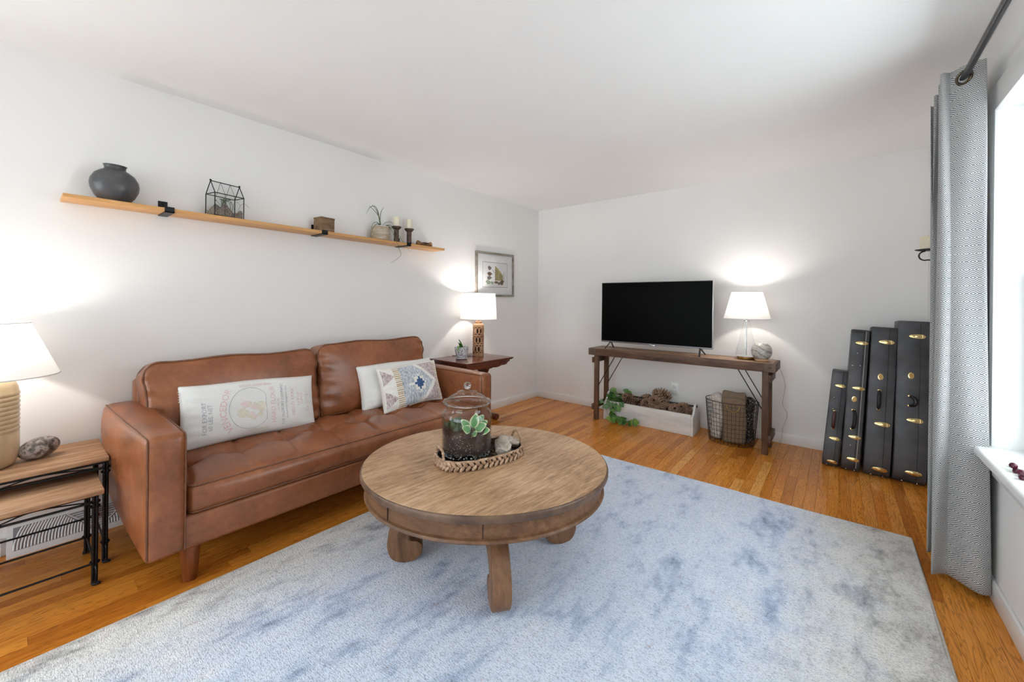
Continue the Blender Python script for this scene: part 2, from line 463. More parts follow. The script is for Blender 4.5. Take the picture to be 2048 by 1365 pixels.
for i in range(2):
    a, b = ym[i], ym[i + 1]; x0, x1 = W + 0.075, W + 0.115; zm = (WZ0 + WZ1) / 2
    for (z0, z1, dx) in ((WZ0 + 0.002, zm + 0.02, 0.0), (zm - 0.02, WZ1 - 0.012, 0.028)):
        mb = MB(); st = 0.045
        mb.b2((x0 + dx, a, z0), (x0 + dx + 0.026, a + st, z1)); mb.b2((x0 + dx, b - st, z0), (x0 + dx + 0.026, b, z1))
        mb.b2((x0 + dx, a + st, z0), (x0 + dx + 0.026, b - st, z0 + st)); mb.b2((x0 + dx, a + st, z1 - st), (x0 + dx + 0.026, b - st, z1))
        sash = mb.build('sash', M_trim, w1)
        MB().b2((x0 + dx + 0.011, a + st, z0 + st), (x0 + dx + 0.015, b - st, z1 - st)).build('pane', M_pane, sash)
w2 = window('added_window_rear', 'y')  # out of view, put in to bring daylight to the far end
mb = MB()
for lo, hi in (((GX0 - 0.09, YF, GZ0 - 0.09), (GX1 + 0.09, YF + 0.02, GZ0)), ((GX0 - 0.09, YF, GZ1), (GX1 + 0.09, YF + 0.02, GZ1 + 0.09)),
               ((GX0 - 0.09, YF, GZ0), (GX0, YF + 0.02, GZ1)), ((GX1, YF, GZ0), (GX1 + 0.09, YF + 0.02, GZ1))): mb.b2(lo, hi, 0.004)
mb.build('casing', M_trim, w2)
for i in range(3):
    a = GX0 + (GX1 - GX0) * i / 3; b = GX0 + (GX1 - GX0) * (i + 1) / 3; mb = MB()
    mb.b2((a, YF - 0.09, GZ0), (a + 0.04, YF - 0.06, GZ1)); mb.b2((b - 0.04, YF - 0.09, GZ0), (b, YF - 0.06, GZ1))
    mb.b2((a, YF - 0.09, GZ0), (b, YF - 0.06, GZ0 + 0.04)); mb.b2((a, YF - 0.09, GZ1 - 0.04), (b, YF - 0.06, GZ1))
    s = mb.build('sash', M_trim, w2); MB().b2((a + 0.04, YF - 0.078, GZ0 + 0.04), (b - 0.04, YF - 0.073, GZ1 - 0.04)).build('pane', M_pane, s)
w3 = window('added_window_left', 'x'); mb = MB()  # out of view, put in to light the wall opposite
for lo, hi in (((0, LY0 - 0.09, LZ0 - 0.09), (0.02, LY1 + 0.09, LZ0)), ((0, LY0 - 0.09, LZ1), (0.02, LY1 + 0.09, LZ1 + 0.09)), ((0, LY0 - 0.09, LZ0), (0.02, LY0, LZ1)), ((0, LY1, LZ0), (0.02, LY1 + 0.09, LZ1))): mb.b2(lo, hi, 0.004)
mb.build('casing', M_trim, w3); mb = MB()
mb.b2((-0.09, LY0, LZ0), (-0.06, LY1, LZ0 + 0.04)); mb.b2((-0.09, LY0, LZ1 - 0.04), (-0.06, LY1, LZ1)); mb.b2((-0.09, LY0, LZ0), (-0.06, LY0 + 0.04, LZ1)); mb.b2((-0.09, LY1 - 0.04, LZ0), (-0.06, LY1, LZ1))
s = mb.build('sash', M_trim, w3); MB().b2((-0.078, LY0 + 0.04, LZ0 + 0.04), (-0.073, LY1 - 0.04, LZ1 - 0.04)).build('pane', M_pane, s)
# ------------------------------------------------------------------ rug
def rug_mat():
    t = NT('distressed_rug'); b = t.b
    b.inputs['Roughness'].default_value = 0.95; b.inputs['Specular IOR Level'].default_value = 0.1; b.inputs['Sheen Weight'].default_value = 0.25
    v = t.coords('Object', (1, 1, 1))
    big = t.noise(t.coords('Object', (1.5, 1.0, 1)), 2.6, 4, 0.66, 0.0)
    med = t.noise(t.coords('Object', (2.2, 1, 1)), 7.0, 4, 0.7)
    fine = t.noise(t.coords('Object', (1, 2.6, 1)), 105, 1, 0.6)
    fine2 = t.noise(v, 260, 0, 0.6)
    sep = t.n('ShaderNodeSeparateXYZ'); t.l(v, sep.inputs[0])
    # colour zones across the width: blue-white field, stone-beige borders
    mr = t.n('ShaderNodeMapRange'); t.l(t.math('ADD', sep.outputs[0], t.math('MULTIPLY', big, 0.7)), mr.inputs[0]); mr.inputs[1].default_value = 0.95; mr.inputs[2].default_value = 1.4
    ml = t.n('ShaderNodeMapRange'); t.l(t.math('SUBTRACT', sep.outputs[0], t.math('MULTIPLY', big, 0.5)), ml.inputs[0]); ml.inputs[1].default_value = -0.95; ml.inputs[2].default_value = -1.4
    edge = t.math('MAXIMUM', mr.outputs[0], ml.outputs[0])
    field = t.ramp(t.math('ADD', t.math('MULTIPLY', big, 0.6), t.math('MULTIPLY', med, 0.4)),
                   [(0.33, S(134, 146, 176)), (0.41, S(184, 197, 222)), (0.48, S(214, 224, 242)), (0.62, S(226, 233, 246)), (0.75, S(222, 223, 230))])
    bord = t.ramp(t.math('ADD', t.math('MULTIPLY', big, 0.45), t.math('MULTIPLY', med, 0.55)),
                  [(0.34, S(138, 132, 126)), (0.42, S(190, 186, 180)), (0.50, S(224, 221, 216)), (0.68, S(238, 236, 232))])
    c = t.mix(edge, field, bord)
    sp = t.ramp(t.math('ADD', t.math('MULTIPLY', fine, 0.6), t.math('MULTIPLY', fine2, 0.4)), [(0.33, (0.5, 0.5, 0.54, 1)), (0.48, (0.95, 0.95, 0.96, 1)), (0.7, (1.1, 1.1, 1.1, 1))])
    c = t.mix(0.8, c, sp, 'MULTIPLY')
    rust = t.noise(t.coords('Object', (3, 1, 1)), 11, 2, 0.7)
    rf = t.ramp(rust, [(0.66, (0, 0, 0, 1)), (0.74, (1, 1, 1, 1))])
    c = t.mix(t.math('MULTIPLY', rf, 0.25), c, S(170, 120, 104))
    t.l(c, b.inputs['Base Color'])
    t.bump(fine, 0.9, 0.004)
    return t.m
def rug():
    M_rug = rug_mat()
    t = thing('area_rug', 'large distressed grey and blue area rug under the coffee table', 'rug', ((RX0 + RX1) / 2, (RY0 + RY1) / 2, 0))
    hx, hy, hz = (RX1 - RX0) / 2, (RY1 - RY0) / 2, 0.0065
    V, Fc = rbox_geo((hx, hy, hz), 0.006, 2, (40, 56, 1))
    V = V.copy(); V[:, 0] += 0.004 * np.sin(V[:, 1] * 5.3) * (np.abs(V[:, 0]) > hx * 0.98); V[:, 1] += 0.004 * np.sin(V[:, 0] * 6.1) * (np.abs(V[:, 1]) > hy * 0.98)
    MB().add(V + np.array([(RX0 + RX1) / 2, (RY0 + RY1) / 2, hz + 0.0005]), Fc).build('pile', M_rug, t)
    M_bind = pm('rug_binding', [S(176, 168, 158), S(205, 198, 190)], rough=0.9, scale=90, bump=0.4)
    n = 60
    P = [(RX0 + (RX1 - RX0) * i / n, RY1 + 0.004 * math.sin((RX0 + (RX1 - RX0) * i / n) * 6.1), 0.006) for i in range(n + 1)]
    P += [(RX1, RY1 + (RY0 - RY1) * i / n, 0.006) for i in range(1, n + 1)]
    P += [(RX1 + (RX0 - RX1) * i / n, RY0, 0.006) for i in range(1, n + 1)] + [(RX0, RY0 + (RY1 - RY0) * i / n, 0.006) for i in range(1, n)]
    MB().tube(P, 0.006, 6, closed=True).build('bound_edge', M_bind, t)
rug()
# ------------------------------------------------------------------ sofa
def leather_mat():
    t = NT('brown_leather'); b = t.b
    b.inputs['Specular IOR Level'].default_value = 0.55; b.inputs['Coat Weight'].default_value = 0.10; b.inputs['Coat Roughness'].default_value = 0.22
    v = t.coords('Object')
    n1 = t.noise(v, 5, 5, 0.6, 0.4); n2 = t.noise(v, 38, 3); n3 = t.noise(v, 260, 2)
    f = t.math('ADD', t.math('MULTIPLY', n1, 0.7), t.math('MULTIPLY', n2, 0.3))
    t.l(t.ramp(f, [(0.3, S(108, 60, 32)), (0.5, S(138, 80, 46)), (0.72, S(162, 100, 60))]), b.inputs['Base Color'])
    t.l(t.ramp(n1, [(0.3, (0.28, 0.28, 0.28, 1)), (0.7, (0.42, 0.42, 0.42, 1))]), b.inputs['Roughness'])
    p = t.bump(n3, 0.10, 0.001); t.bump(n2, 0.10, 0.004, p)
    return t.m
M_leather = leather_mat()
M_pipe = pm('leather_piping', [S(96, 56, 34), S(128, 80, 52)], rough=0.4, scale=20)
M_leg = wood('walnut_leg', [S(92, 46, 22), S(124, 66, 34), S(140, 78, 42)], 'z', 0.3)
def sofa():
    A0, A1, B0, B1 = -4.005, -3.872, -2.062, -1.945     # arms
    XF = 0.935
    t = thing('leather_sofa', 'brown leather two-seat sofa with tufted bench seat along the left wall', 'sofa', (0.5, -2.97, 0))
    MB().rb((0.49, (A1 + B0) / 2, 0.229), (0.87, B0 - A1 + 0.06, 0.146), 0.02, k=2).build('base', M_leather, t)
    MB().rb((0.085, (A1 + B0) / 2, 0.485), (0.11, B0 - A1 + 0.11, 0.61), 0.025, k=3).build('back_frame', M_leather, t)
    for (y0, y1, sg) in ((A0, A1, -1), (B0, B1, 1)):
        h = np.array([(XF - 0.03) / 2, (y1 - y0) / 2, 0.255]); c = np.array([(XF + 0.03) / 2, (y0 + y1) / 2, 0.157 + 0.255])
        def D(V, h=h, sg=sg):
            u = V / h; V = V.copy()
            bul = np.clip(1 - u[:, 0] ** 4, 0, 1) * np.clip(1 - np.abs(u[:, 2]) ** 6, 0, 1)
            out = np.clip(u[:, 1] * sg, 0, 1)
            fade = 0.35 + 0.65 * (0.5 - 0.5 * u[:, 0])
            V[:, 1] += sg * 0.055 * out * bul * fade * (0.45 + 0.55 * (0.5 + 0.5 * u[:, 2]))
            V[:, 1] += sg * 0.03 * out * (0.5 - 0.5 * u[:, 0]) * (0.5 + 0.5 * u[:, 2])
            V[:, 1] -= sg * 0.008 * np.clip(-u[:, 1] * sg, 0, 1) * bul
            V[:, 2] += 0.010 * np.clip(1 - u[:, 0] ** 4, 0, 1) * np.clip(1 - u[:, 1] ** 2, 0, 1) * (u[:, 2] > 0.5)
            V[:, 0] += 0.010 * np.clip(1 - u[:, 1] ** 2, 0, 1) * np.clip(1 - u[:, 2] ** 4, 0, 1) * (u[:, 0] > 0.5)
            return V
        arm = MB().rb(c, h * 2, 0.026, k=3, n=(16, 6, 12), D=D).build('arm', M_leather, t)
        r = 0.02
        for sy in (-1, 1):
            P = []
            hx, hy, hz = h - 0.006
            for z in np.linspace(-hz + 0.012, hz - r, 14): P.append((hx, sy * hy, z))
            for a in np.linspace(0, PI / 2, 5)[1:]: P.append((hx - r + r * math.cos(a), sy * hy, hz - r + r * math.sin(a)))
            for x in np.linspace(hx - r, -hx + 0.02, 16)[1:]: P.append((x, sy * hy, hz))
            P = D(np.array(P)) + c
            MB().tube(P, 0.0042, 6).build('piping', M_pipe, arm)
    # bench seat
    y0, y1 = A1 + 0.004, B0 - 0.004
    h = np.array([0.345, (y1 - y0) / 2, 0.066]); c = np.array([0.578, (y0 + y1) / 2, 0.366])
    tx = [0.62, 0.36]; ty = [-3.818 + 0.2292 * k for k in range(8)]
    def D(V):
        u = V / h; Wd = V + c; V = V.copy(); top = (u[:, 2] > 0.3) * 1.0
        cr = np.clip(1 - np.abs(u[:, 0]) ** 3, 0, 1) * np.clip(1 - np.abs(u[:, 1]) ** 10, 0, 1)
        dz = 0.026 * cr
        for yy in ty:
            for xx in tx:
                d2 = ((Wd[:, 0] - xx) / 0.052) ** 2 + ((Wd[:, 1] - yy) / 0.060) ** 2
                dz -= 0.044 * np.exp(-d2)
                # seam from tuft to the front edge
            g = np.exp(-((Wd[:, 1] - yy + 0.12 * (Wd[:, 0] - 0.62)) / 0.013) ** 2) * (Wd[:, 0] > 0.36) * np.clip((0.93 - Wd[:, 0]) / 0.1, 0, 1)
            dz -= 0.010 * g
        for xx in tx: dz -= 0.007 * np.exp(-((Wd[:, 0] - xx) / 0.013) ** 2)
        V[:, 2] += dz * top
        fr = np.clip(u[:, 0], 0, 1) ** 8
        V[:, 0] += 0.020 * fr * np.clip(1 - u[:, 2] ** 2, 0, 1) * np.clip(1 - np.abs(u[:, 1]) ** 16, 0, 1)
        return V
    seat = MB().rb(c, h * 2, 0.034, k=4, n=(76, 240, 4), D=D).build('seat_cushion', M_leather, t, ang=80)
    hx, hy, hz = h - 0.009
    for z, nm in ((hz, 'piping'), (-hz, 'piping')):
        rr = 0.03; P = []
        for a in np.linspace(-PI / 2, 0, 6): P.append((hx - rr + rr * math.cos(a), -hy + rr + rr * math.sin(a), z))
        P += [(hx, y, z) for y in np.linspace(-hy + rr, hy - rr, 80)[1:-1]]
        for a in np.linspace(0, PI / 2, 6): P.append((hx - rr + rr * math.cos(a), hy - rr + rr * math.sin(a), z))
        P = np.array(P)
        P[:, 0] += 0.006
        MB().tube(P + c, 0.0042, 6).build(nm, M_pipe, seat)
    mb = MB()
    for yy in ty:
        mb2 = MB().ball((tx[0], yy, 0.366 + 0.066 + 0.026 * 0.98 - 0.058), (0.011, 0.011, 0.005), 10, 6); mb2.build('button', M_pipe, seat)
    # back cushions
    for (y0, y1, zt) in ((-3.925, -3.035, 0.895), (-3.03, -2.125, 0.925)):
        h = np.array([0.085, (y1 - y0) / 2, (zt - 0.42) / 2]); c = np.array([0.235, (y0 + y1) / 2, (zt + 0.42) / 2])
        def D(V, h=h, c=c, y0=y0):
            u = V / h; V = V.copy()
            V[:, 0] += 0.045 * np.clip(1 - np.abs(u[:, 1]) ** 3, 0, 1) * np.clip(1 - np.abs(u[:, 2]) ** 3, 0, 1) * (u[:, 0] > 0) * np.abs(u[:, 0])
            # rounded upper corners, soft sides
            k = np.clip((np.abs(u[:, 1]) - 0.82) / 0.18, 0, 1) ** 2 * np.clip((u[:, 2] - 0.45) / 0.55, 0, 1) ** 2
            V[:, 2] -= 0.045 * k; V[:, 1] -= np.sign(u[:, 1]) * 0.03 * k
            V[:, 1] -= np.sign(u[:, 1]) * 0.014 * np.clip(np.abs(u[:, 1]), 0, 1) ** 6 * np.sin(u[:, 2] * 4.5 + 1) * 0.8
            V[:, 2] += 0.006 * np.sin(u[:, 1] * 6 + y0) * np.clip(u[:, 2], 0, 1) ** 4
            V[:, 0] += 0.006 * np.clip(np.abs(u[:, 1]) - 0.7, 0, 1) / 0.3 * np.sin(u[:, 2] * 17 + u[:, 1] * 5) * (u[:, 0] > 0)
            a = 0.16; x, z = V[:, 0].copy(), V[:, 2].copy() + h[2]
            V[:, 0] = x * math.cos(a) - z * math.sin(a) + 0.055; V[:, 2] = x * math.sin(a) + z * math.cos(a) - h[2] + 0.004
            return V
        cu = MB().rb(c, h * 2, 0.03, k=3, n=(6, 50, 28), D=D).build('back_cushion', M_leather, t, ang=70)
        for sx in (1, -1):
            hy, hz = h[1] - 0.007, h[2] - 0.007; P = []
            n = 30
            P += [(0, -hy, z) for z in np.linspace(-hz, hz, n)[:-1]] + [(0, y, hz) for y in np.linspace(-hy, hy, n * 2)[:-1]]
            P += [(0, hy, z) for z in np.linspace(hz, -hz, n)[:-1]] + [(0, y, -hz) for y in np.linspace(hy, -hy, n * 2)[:-1]]
            P = np.array(P); P[:, 0] = sx * (h[0] - 0.007)
            MB().tube(D(P) + c, 0.0045, 6, closed=True).build('piping', M_pipe, cu)
    for (x, y) in ((0.868, -3.845), (0.868, -2.10), (0.15, -3.845), (0.15, -2.10)):
        MB().lathe([(0.0, 0.0), (0.023, 0.0), (0.026, 0.004), (0.0385, 0.160), (0.0, 0.160)], (x, y, 0.0), 20).build('leg', M_leg, t)
sofa()
# ------------------------------------------------------------------ pillows
def text_geo(body, size):
    cu = bpy.data.curves.new('lettering', 'FONT'); cu.body = body; cu.size = size; cu.align_x = 'CENTER'; cu.align_y = 'CENTER'; cu.resolution_u = 2
    o = bpy.data.objects.new('lettering', cu); COL.objects.link(o)
    dg = bpy.context.evaluated_depsgraph_get(); me = bpy.data.meshes.new_from_object(o.evaluated_get(dg))
    V = np.array([v.co[:] for v in me.vertices]).reshape(-1, 3); Fc = [list(p.vertices) for p in me.polygons]
    bpy.data.objects.remove(o); bpy.data.curves.remove(cu); bpy.data.meshes.remove(me)
    return V, Fc
class Pillow:
    def __init__(s, O, ex, ey, w, h, t, sag=0.0, seed=0, pin=0.045):
        s.O = np.array(O, float); s.ex = np.array(ex, float); s.ex /= np.linalg.norm(s.ex)
        ey = np.array(ey, float); ey -= s.ex * (ey @ s.ex); s.ey = ey / np.linalg.norm(ey); s.ez = np.cross(s.ex, s.ey)
        s.w, s.h, s.t, s.pin, s.seed, s.sag = w, h, t, pin, seed, sag
    def S(s, u, v, side=1):
        u = np.asarray(u, float); v = np.asarray(v, float)
        x = s.w / 2 * u * (1 - s.pin * (1 - v ** 2) * np.abs(u)); y = s.h / 2 * v * (1 - 1.6 * s.pin * (1 - u ** 2) * np.abs(v))
        th = s.t / 2 * np.sqrt(np.clip((1 - u ** 4) * (1 - v ** 4), 0, 1)) * (1 - 0.15 * v)
        q = s.seed
        wr = 0.004 * np.sin(9 * u + 3 * v + q) * np.sin(7 * v + q * 2) * np.clip((1 - u ** 6) * (1 - v ** 6), 0, 1)
        edge = np.clip((np.abs(u) - 0.6) / 0.4, 0, 1)
        wr = wr + 0.004 * edge * np.sin(24 * v + q) * np.clip(1 - np.abs(u) ** 8, 0, 1)
        z = side * (th + wr)
        y = y + 0.006 * np.sin(3.2 * u + q) * (np.abs(v) ** 3)
        return s.O + x[..., None] * s.ex + y[..., None] * s.ey + z[..., None] * s.ez
    def normal(s, u, v):
        e = 1e-3; a = s.S(u + e, v) - s.S(u - e, v); b = s.S(u, v + e) - s.S(u, v - e); n = np.cross(a, b)
        return n / np.maximum(np.linalg.norm(n, axis=-1, keepdims=True), 1e-12)
    def geo(s, nu=40, nv=24):
        k = lambda n: np.sin(np.linspace(-PI / 2, PI / 2, n + 1)) * 0.35 + np.linspace(-1, 1, n + 1) * 0.65
        U, Vv = np.meshgrid(k(nu), k(nv), indexing='ij'); Fr = s.S(U, Vv, 1).reshape(-1, 3); Bk = s.S(U, Vv, -1).reshape(-1, 3)
        idx = np.arange((nu + 1) * (nv + 1)).reshape(nu + 1, nv + 1); off = len(Fr); bi = idx + off
        bi[0, :] = idx[0, :]; bi[-1, :] = idx[-1, :]; bi[:, 0] = idx[:, 0]; bi[:, -1] = idx[:, -1]
        Fc = []
        for i in range(nu):
            for j in range(nv):
                Fc.append([idx[i, j], idx[i + 1, j], idx[i + 1, j + 1], idx[i, j + 1]]); Fc.append([bi[i, j], bi[i, j + 1], bi[i + 1, j + 1], bi[i + 1, j]])
        return np.vstack([Fr, Bk]), Fc, (U, Vv)
    def decal(s, V2, off=0.0012):
        u = V2[:, 0] / (s.w / 2); v = V2[:, 1] / (s.h / 2); u = np.clip(u, -0.98, 0.98); v = np.clip(v, -0.98, 0.98)
        return s.S(u, v) + s.normal(u, v) * off
def linen(name, a, b, sc=200): return pm(name, [a, b], rough=0.9, scale=sc, detail=2, bump=0.35, bscale=320, bdist=0.0012, spec=0.15, sheen=0.15)
M_sack = linen('flour_sack_cotton', S(224, 222, 218), S(234, 233, 230))
M_red = linen('faded_red_print', S(222, 182, 180), S(230, 202, 200), 60)
M_gry = linen('faded_grey_print', S(150, 154, 164), S(188, 190, 198), 60)
M_pink = linen('pale_rose_print', S(228, 206, 202), S(232, 216, 212), 60)
M_tan = linen('faded_tan_print', S(214, 206, 186), S(226, 220, 206), 40)
def sack_pillow():
    p = Pillow((0.425, -3.455, 0.598), (-0.01, 0.66, -0.032), (-0.085, 0, 0.30), 0.70, 0.335, 0.125, seed=1.3, pin=0.03)
    t = thing('lumbar_pillow', 'long white flour-sack lumbar pillow with faded red lettering on the sofa', 'pillow', (0.45, -3.455, 0.44))
    V, Fc, _ = p.geo(56, 30); MB().add(V, Fc).build('cover', M_sack, t, ang=180)
    def put(body, cx, cy, size, mat, rot=True, arc=0.0, name='lettering'):
        V2, F2 = text_geo(body, size)
        if not len(V2): return
        if arc:
            r = arc; a = V2[:, 0] / r; rad = r + V2[:, 1]
            V2 = np.stack([rad * np.sin(a), rad * np.cos(a) - r, a * 0], 1)
        x, y = V2[:, 0].copy(), V2[:, 1].copy()
        if rot: x, y = -V2[:, 1], V2[:, 0]
        MB().add(p.decal(np.stack([x + cx, y + cy], 1)), F2).build(name, mat, t, smooth=False, recalc=False)
    X = lambda f: (f - 0.5) * 0.68
    put('FOR EXPORT', X(0.125), -0.025, 0.029, M_gry); put('60 LBS. NET', X(0.163), -0.025, 0.027, M_gry)
    put('VENCEDOR', X(0.25), 0.0, 0.047, M_red, arc=0.20)
    put('HARD FLOUR', X(0.622), 0.005, 0.036, M_red); put('96 LBS. 13', X(0.664), 0.0, 0.016, M_red)
    put('THE PILLSBURY COMPANY', X(0.70), 0.0, 0.021, M_gry); put('MINNEAPOLIS, MINNESOTA, U.S.A.', X(0.735), 0.01, 0.013, M_gry)
    put('MELLO XXXX', X(0.792), 0.005, 0.027, M_red); put('PA-BO-JA', X(0.843), 0.02, 0.020, M_red); put('PUERTO', X(0.876), 0.02, 0.018, M_red)
    put('LA STRETTI', X(0.93), 0.015, 0.030, linen('pale_pink_print', S(226, 204, 198), S(230, 214, 208), 60))
    put('EXTRA SUPER FINA', X(0.50), 0.130, 0.020, M_red, rot=False); put('HARINA FLOR', X(0.50), -0.128, 0.018, M_tan, rot=False)
    # ring around the picture: round on the left, flat on the right
    c0 = X(0.445); R = 0.105; ring = []
    for a in np.linspace(math.radians(38), math.radians(322), 40): ring.append((c0 + R * math.cos(a), R * 1.12 * math.sin(a)))
    ring += [(c0 + R * 0.788, y) for y in np.linspace(-R * 0.69, R * 0.69, 12)[1:-1]]
    ring = np.array(ring); n = len(ring)
    MB().tube(p.decal(ring, 0.0006), 0.0011, 4, closed=True).build('printed_ring', M_gry, t)
    # faded farm scene: soft patches
    mb = MB(); r2 = random.Random(5)
    for i in range(16):
        cx, cy = c0 + r2.uniform(-0.045, 0.06), r2.uniform(-0.06, 0.03); q = r2.uniform(0.012, 0.028); m = 10
        pts = np.array([(cx + q * (1 + 0.35 * math.sin(3 * a + i)) * math.cos(a), cy + q * 0.8 * math.sin(a)) for a in np.linspace(0, 2 * PI, m, endpoint=False)])
        mb.add(p.decal(pts, 0.0008 + 0.00002 * i), [list(range(m))], 0 if i % 4 else 1)
    mb.build('printed_scene', [M_tan, M_pink], t, smooth=False, recalc=False)
    mb = MB()
    for i in range(5): mb.tube(bez([p.S(np.array([-0.99]), np.array([0.55 + 0.05 * i]))[0], p.S(np.array([-0.99]), np.array([0.55 + 0.05 * i]))[0] + np.array([0.01, -0.012, 0.006 * (i - 2)])], 3), 0.0015, 4)
    mb.build('loose_thread', M_sack, t)
sack_pillow()
def plain_pillow():
    p = Pillow((0.415, -2.445, 0.60), (0.0, 0.66, 0.005), (-0.085, 0, 0.30), 0.68, 0.335, 0.13, seed=2.1, pin=0.04)
    V, Fc, _ = p.geo(44, 28); o = MB().add(V, Fc).build('lumbar_pillow', M_sack, ang=180)
    tag(o, 'plain white lumbar pillow half hidden behind the patterned one', 'pillow')
plain_pillow()
def kilim_pillow():
    p = Pillow((0.532, -2.42, 0.592), (0.01, 0.60, 0.012), (-0.10, 0, 0.30), 0.535, 0.33, 0.12, seed=0.4, pin=0.05)
    t = thing('lumbar_pillow', 'woven pillow with blue diamond motif and tan stripes leaning on the white one', 'pillow', (0.5, -2.42, 0.44))
    M_cream = linen('cream_weave', S(228, 224, 216), S(240, 237, 230), 140)
    M_mauve = pm('mauve_weave', [S(150, 132, 136), S(196, 178, 178), S(222, 212, 210)], rough=0.95, scale=120, detail=2, stretch=(1, 1, 0.25), bump=0.6, bscale=160, bdist=0.003)
    M_blgr = pm('blue_grey_weave', [S(136, 146, 158), S(188, 194, 200), S(222, 224, 226)], rough=0.95, scale=120, detail=2, stretch=(1, 1, 0.25), bump=0.6, bscale=160, bdist=0.003)
    M_blue = pm('indigo_weave', [S(48, 74, 122), S(76, 104, 150)], rough=0.95, scale=150, bump=0.6, bscale=160, bdist=0.003)
    M_tanw = pm('tan_cord', [S(176, 144, 106), S(204, 176, 140)], rough=0.9, scale=90)
    nu, nv = 150, 92
    V, Fc, (U, Vv) = p.geo(nu, nv)
    V = V.copy(); off = (nu + 1) * (nv + 1)
    us, vs_ = U[:, 0], Vv[0, :]
    def zone(u, v):
        x, y = u, v       # -1..1
        if abs(y) > 0.93 or abs(x) > 0.95: return 0
        if -0.62 < x < -0.42: return 4 if int((y + 1) * 22) % 2 == 0 else 0
        if 0.80 < x < 0.90: return 4 if int((y + 1) * 22) % 2 == 0 else 0
        if x < -0.62:
            k = (y + 1) % 1.0
            return 1 if x < -0.90 + 0.30 * (1 - abs(k - 0.5) * 3.2) else 0
        if x > 0.90: return 0
        d = 0.80 - abs(y) * 0.62      # white chevron pointing right
        if d - 0.13 < x < d: return 0
        if x >= d: return 1
        # stepped cross, centre (0.16, 0)
        gx, gy = (x - 0.16) / 0.068, y / 0.125
        a, b = math.floor(abs(gx) + 0.5), math.floor(abs(gy) + 0.5)
        if (a <= 1 and b <= 1) or (a <= 2 and b == 0 and abs(gy) < 0.45) or (a == 0 and abs(gx) < 0.4 and b <= 2): return 3
        if a + b <= 4 and a <= 5 and (a * b == 0 or True) and max(a, b) <= 3: return 0 if (a + b) in (3,) or (a, b) in ((2, 1), (1, 2), (2, 2), (3, 0), (0, 3), (2, 0), (0, 2)) else 2
        if b == 0 and a <= 5 and gx < 0: return 0
        return 2
    mi = []
    for i in range(nu):
        for j in range(nv):
            u, v = (us[i] + us[i + 1]) / 2, (vs_[j] + vs_[j + 1]) / 2; mi += [zone(u, v), 0]
    mb = MB(); mb.add(V, Fc); mb.m = mi
    mb.build('cover', [M_cream, M_mauve, M_blgr, M_blue, M_tanw], t, ang=180)
    MB().add(p.decal(np.array([(-0.09, -0.150), (-0.075, -0.150), (-0.073, -0.162), (-0.092, -0.162)]), 0.002), [[0, 1, 2, 3]]).build('tassel', pm('rust_thread', S(150, 62, 40), rough=0.9), t, smooth=False)
kilim_pillow()
# ------------------------------------------------------------------ lamp helper
def lamp_light(name, loc, power, col=(1.0, 0.94, 0.88), r=0.03):
    l = bpy.data.lights.new(name, 'POINT'); l.energy = power; l.color = col; l.shadow_soft_size = r
    o = bpy.data.objects.new(name, l); o.location = loc; COL.objects.link(o); return o
LAMP_L, LAMP_R, LAMP_C = 8.5, 10.0, 11.0
M_shade = shade_mat('lamp_linen', (0.93, 0.92, 0.90, 1))
M_shtrim = linen('shade_trim', S(214, 212, 208), S(226, 224, 220))
def shade(t, c, zb, zt, rb_, rt, n=48):
    P = [(rb_, zb), (rb_ + (rt - rb_) * 0.5, (zb + zt) / 2), (rt, zt)]
    s = MB().lathe_open(P, (c[0], c[1], 0), n).build('lamp_shade', M_shade, t, recalc=False)
    for (r, z) in ((rb_, zb), (rt, zt)):
        MB().tube([(c[0] + r * math.cos(a), c[1] + r * math.sin(a), z) for a in np.linspace(0, 2 * PI, n, endpoint=False)], 0.0028, 6, closed=True).build('trim', M_shtrim, s)
    mb = MB()
    for k in range(3):
        a = k * 2 * PI / 3 + 0.3; mb.tube([(c[0], c[1], zt - 0.03), (c[0] + rt * math.cos(a), c[1] + rt * math.sin(a), zt - 0.004)], 0.0015, 5)
    mb.build('shade_spider', M_brass, s)
    return s
def bulb(t, c, z, zsock):
    MB().lathe([(0.0, zsock), (0.014, zsock), (0.014, z - 0.03), (0.0, z - 0.03)], (c[0], c[1], 0), 12).build('socket', M_brass, t)
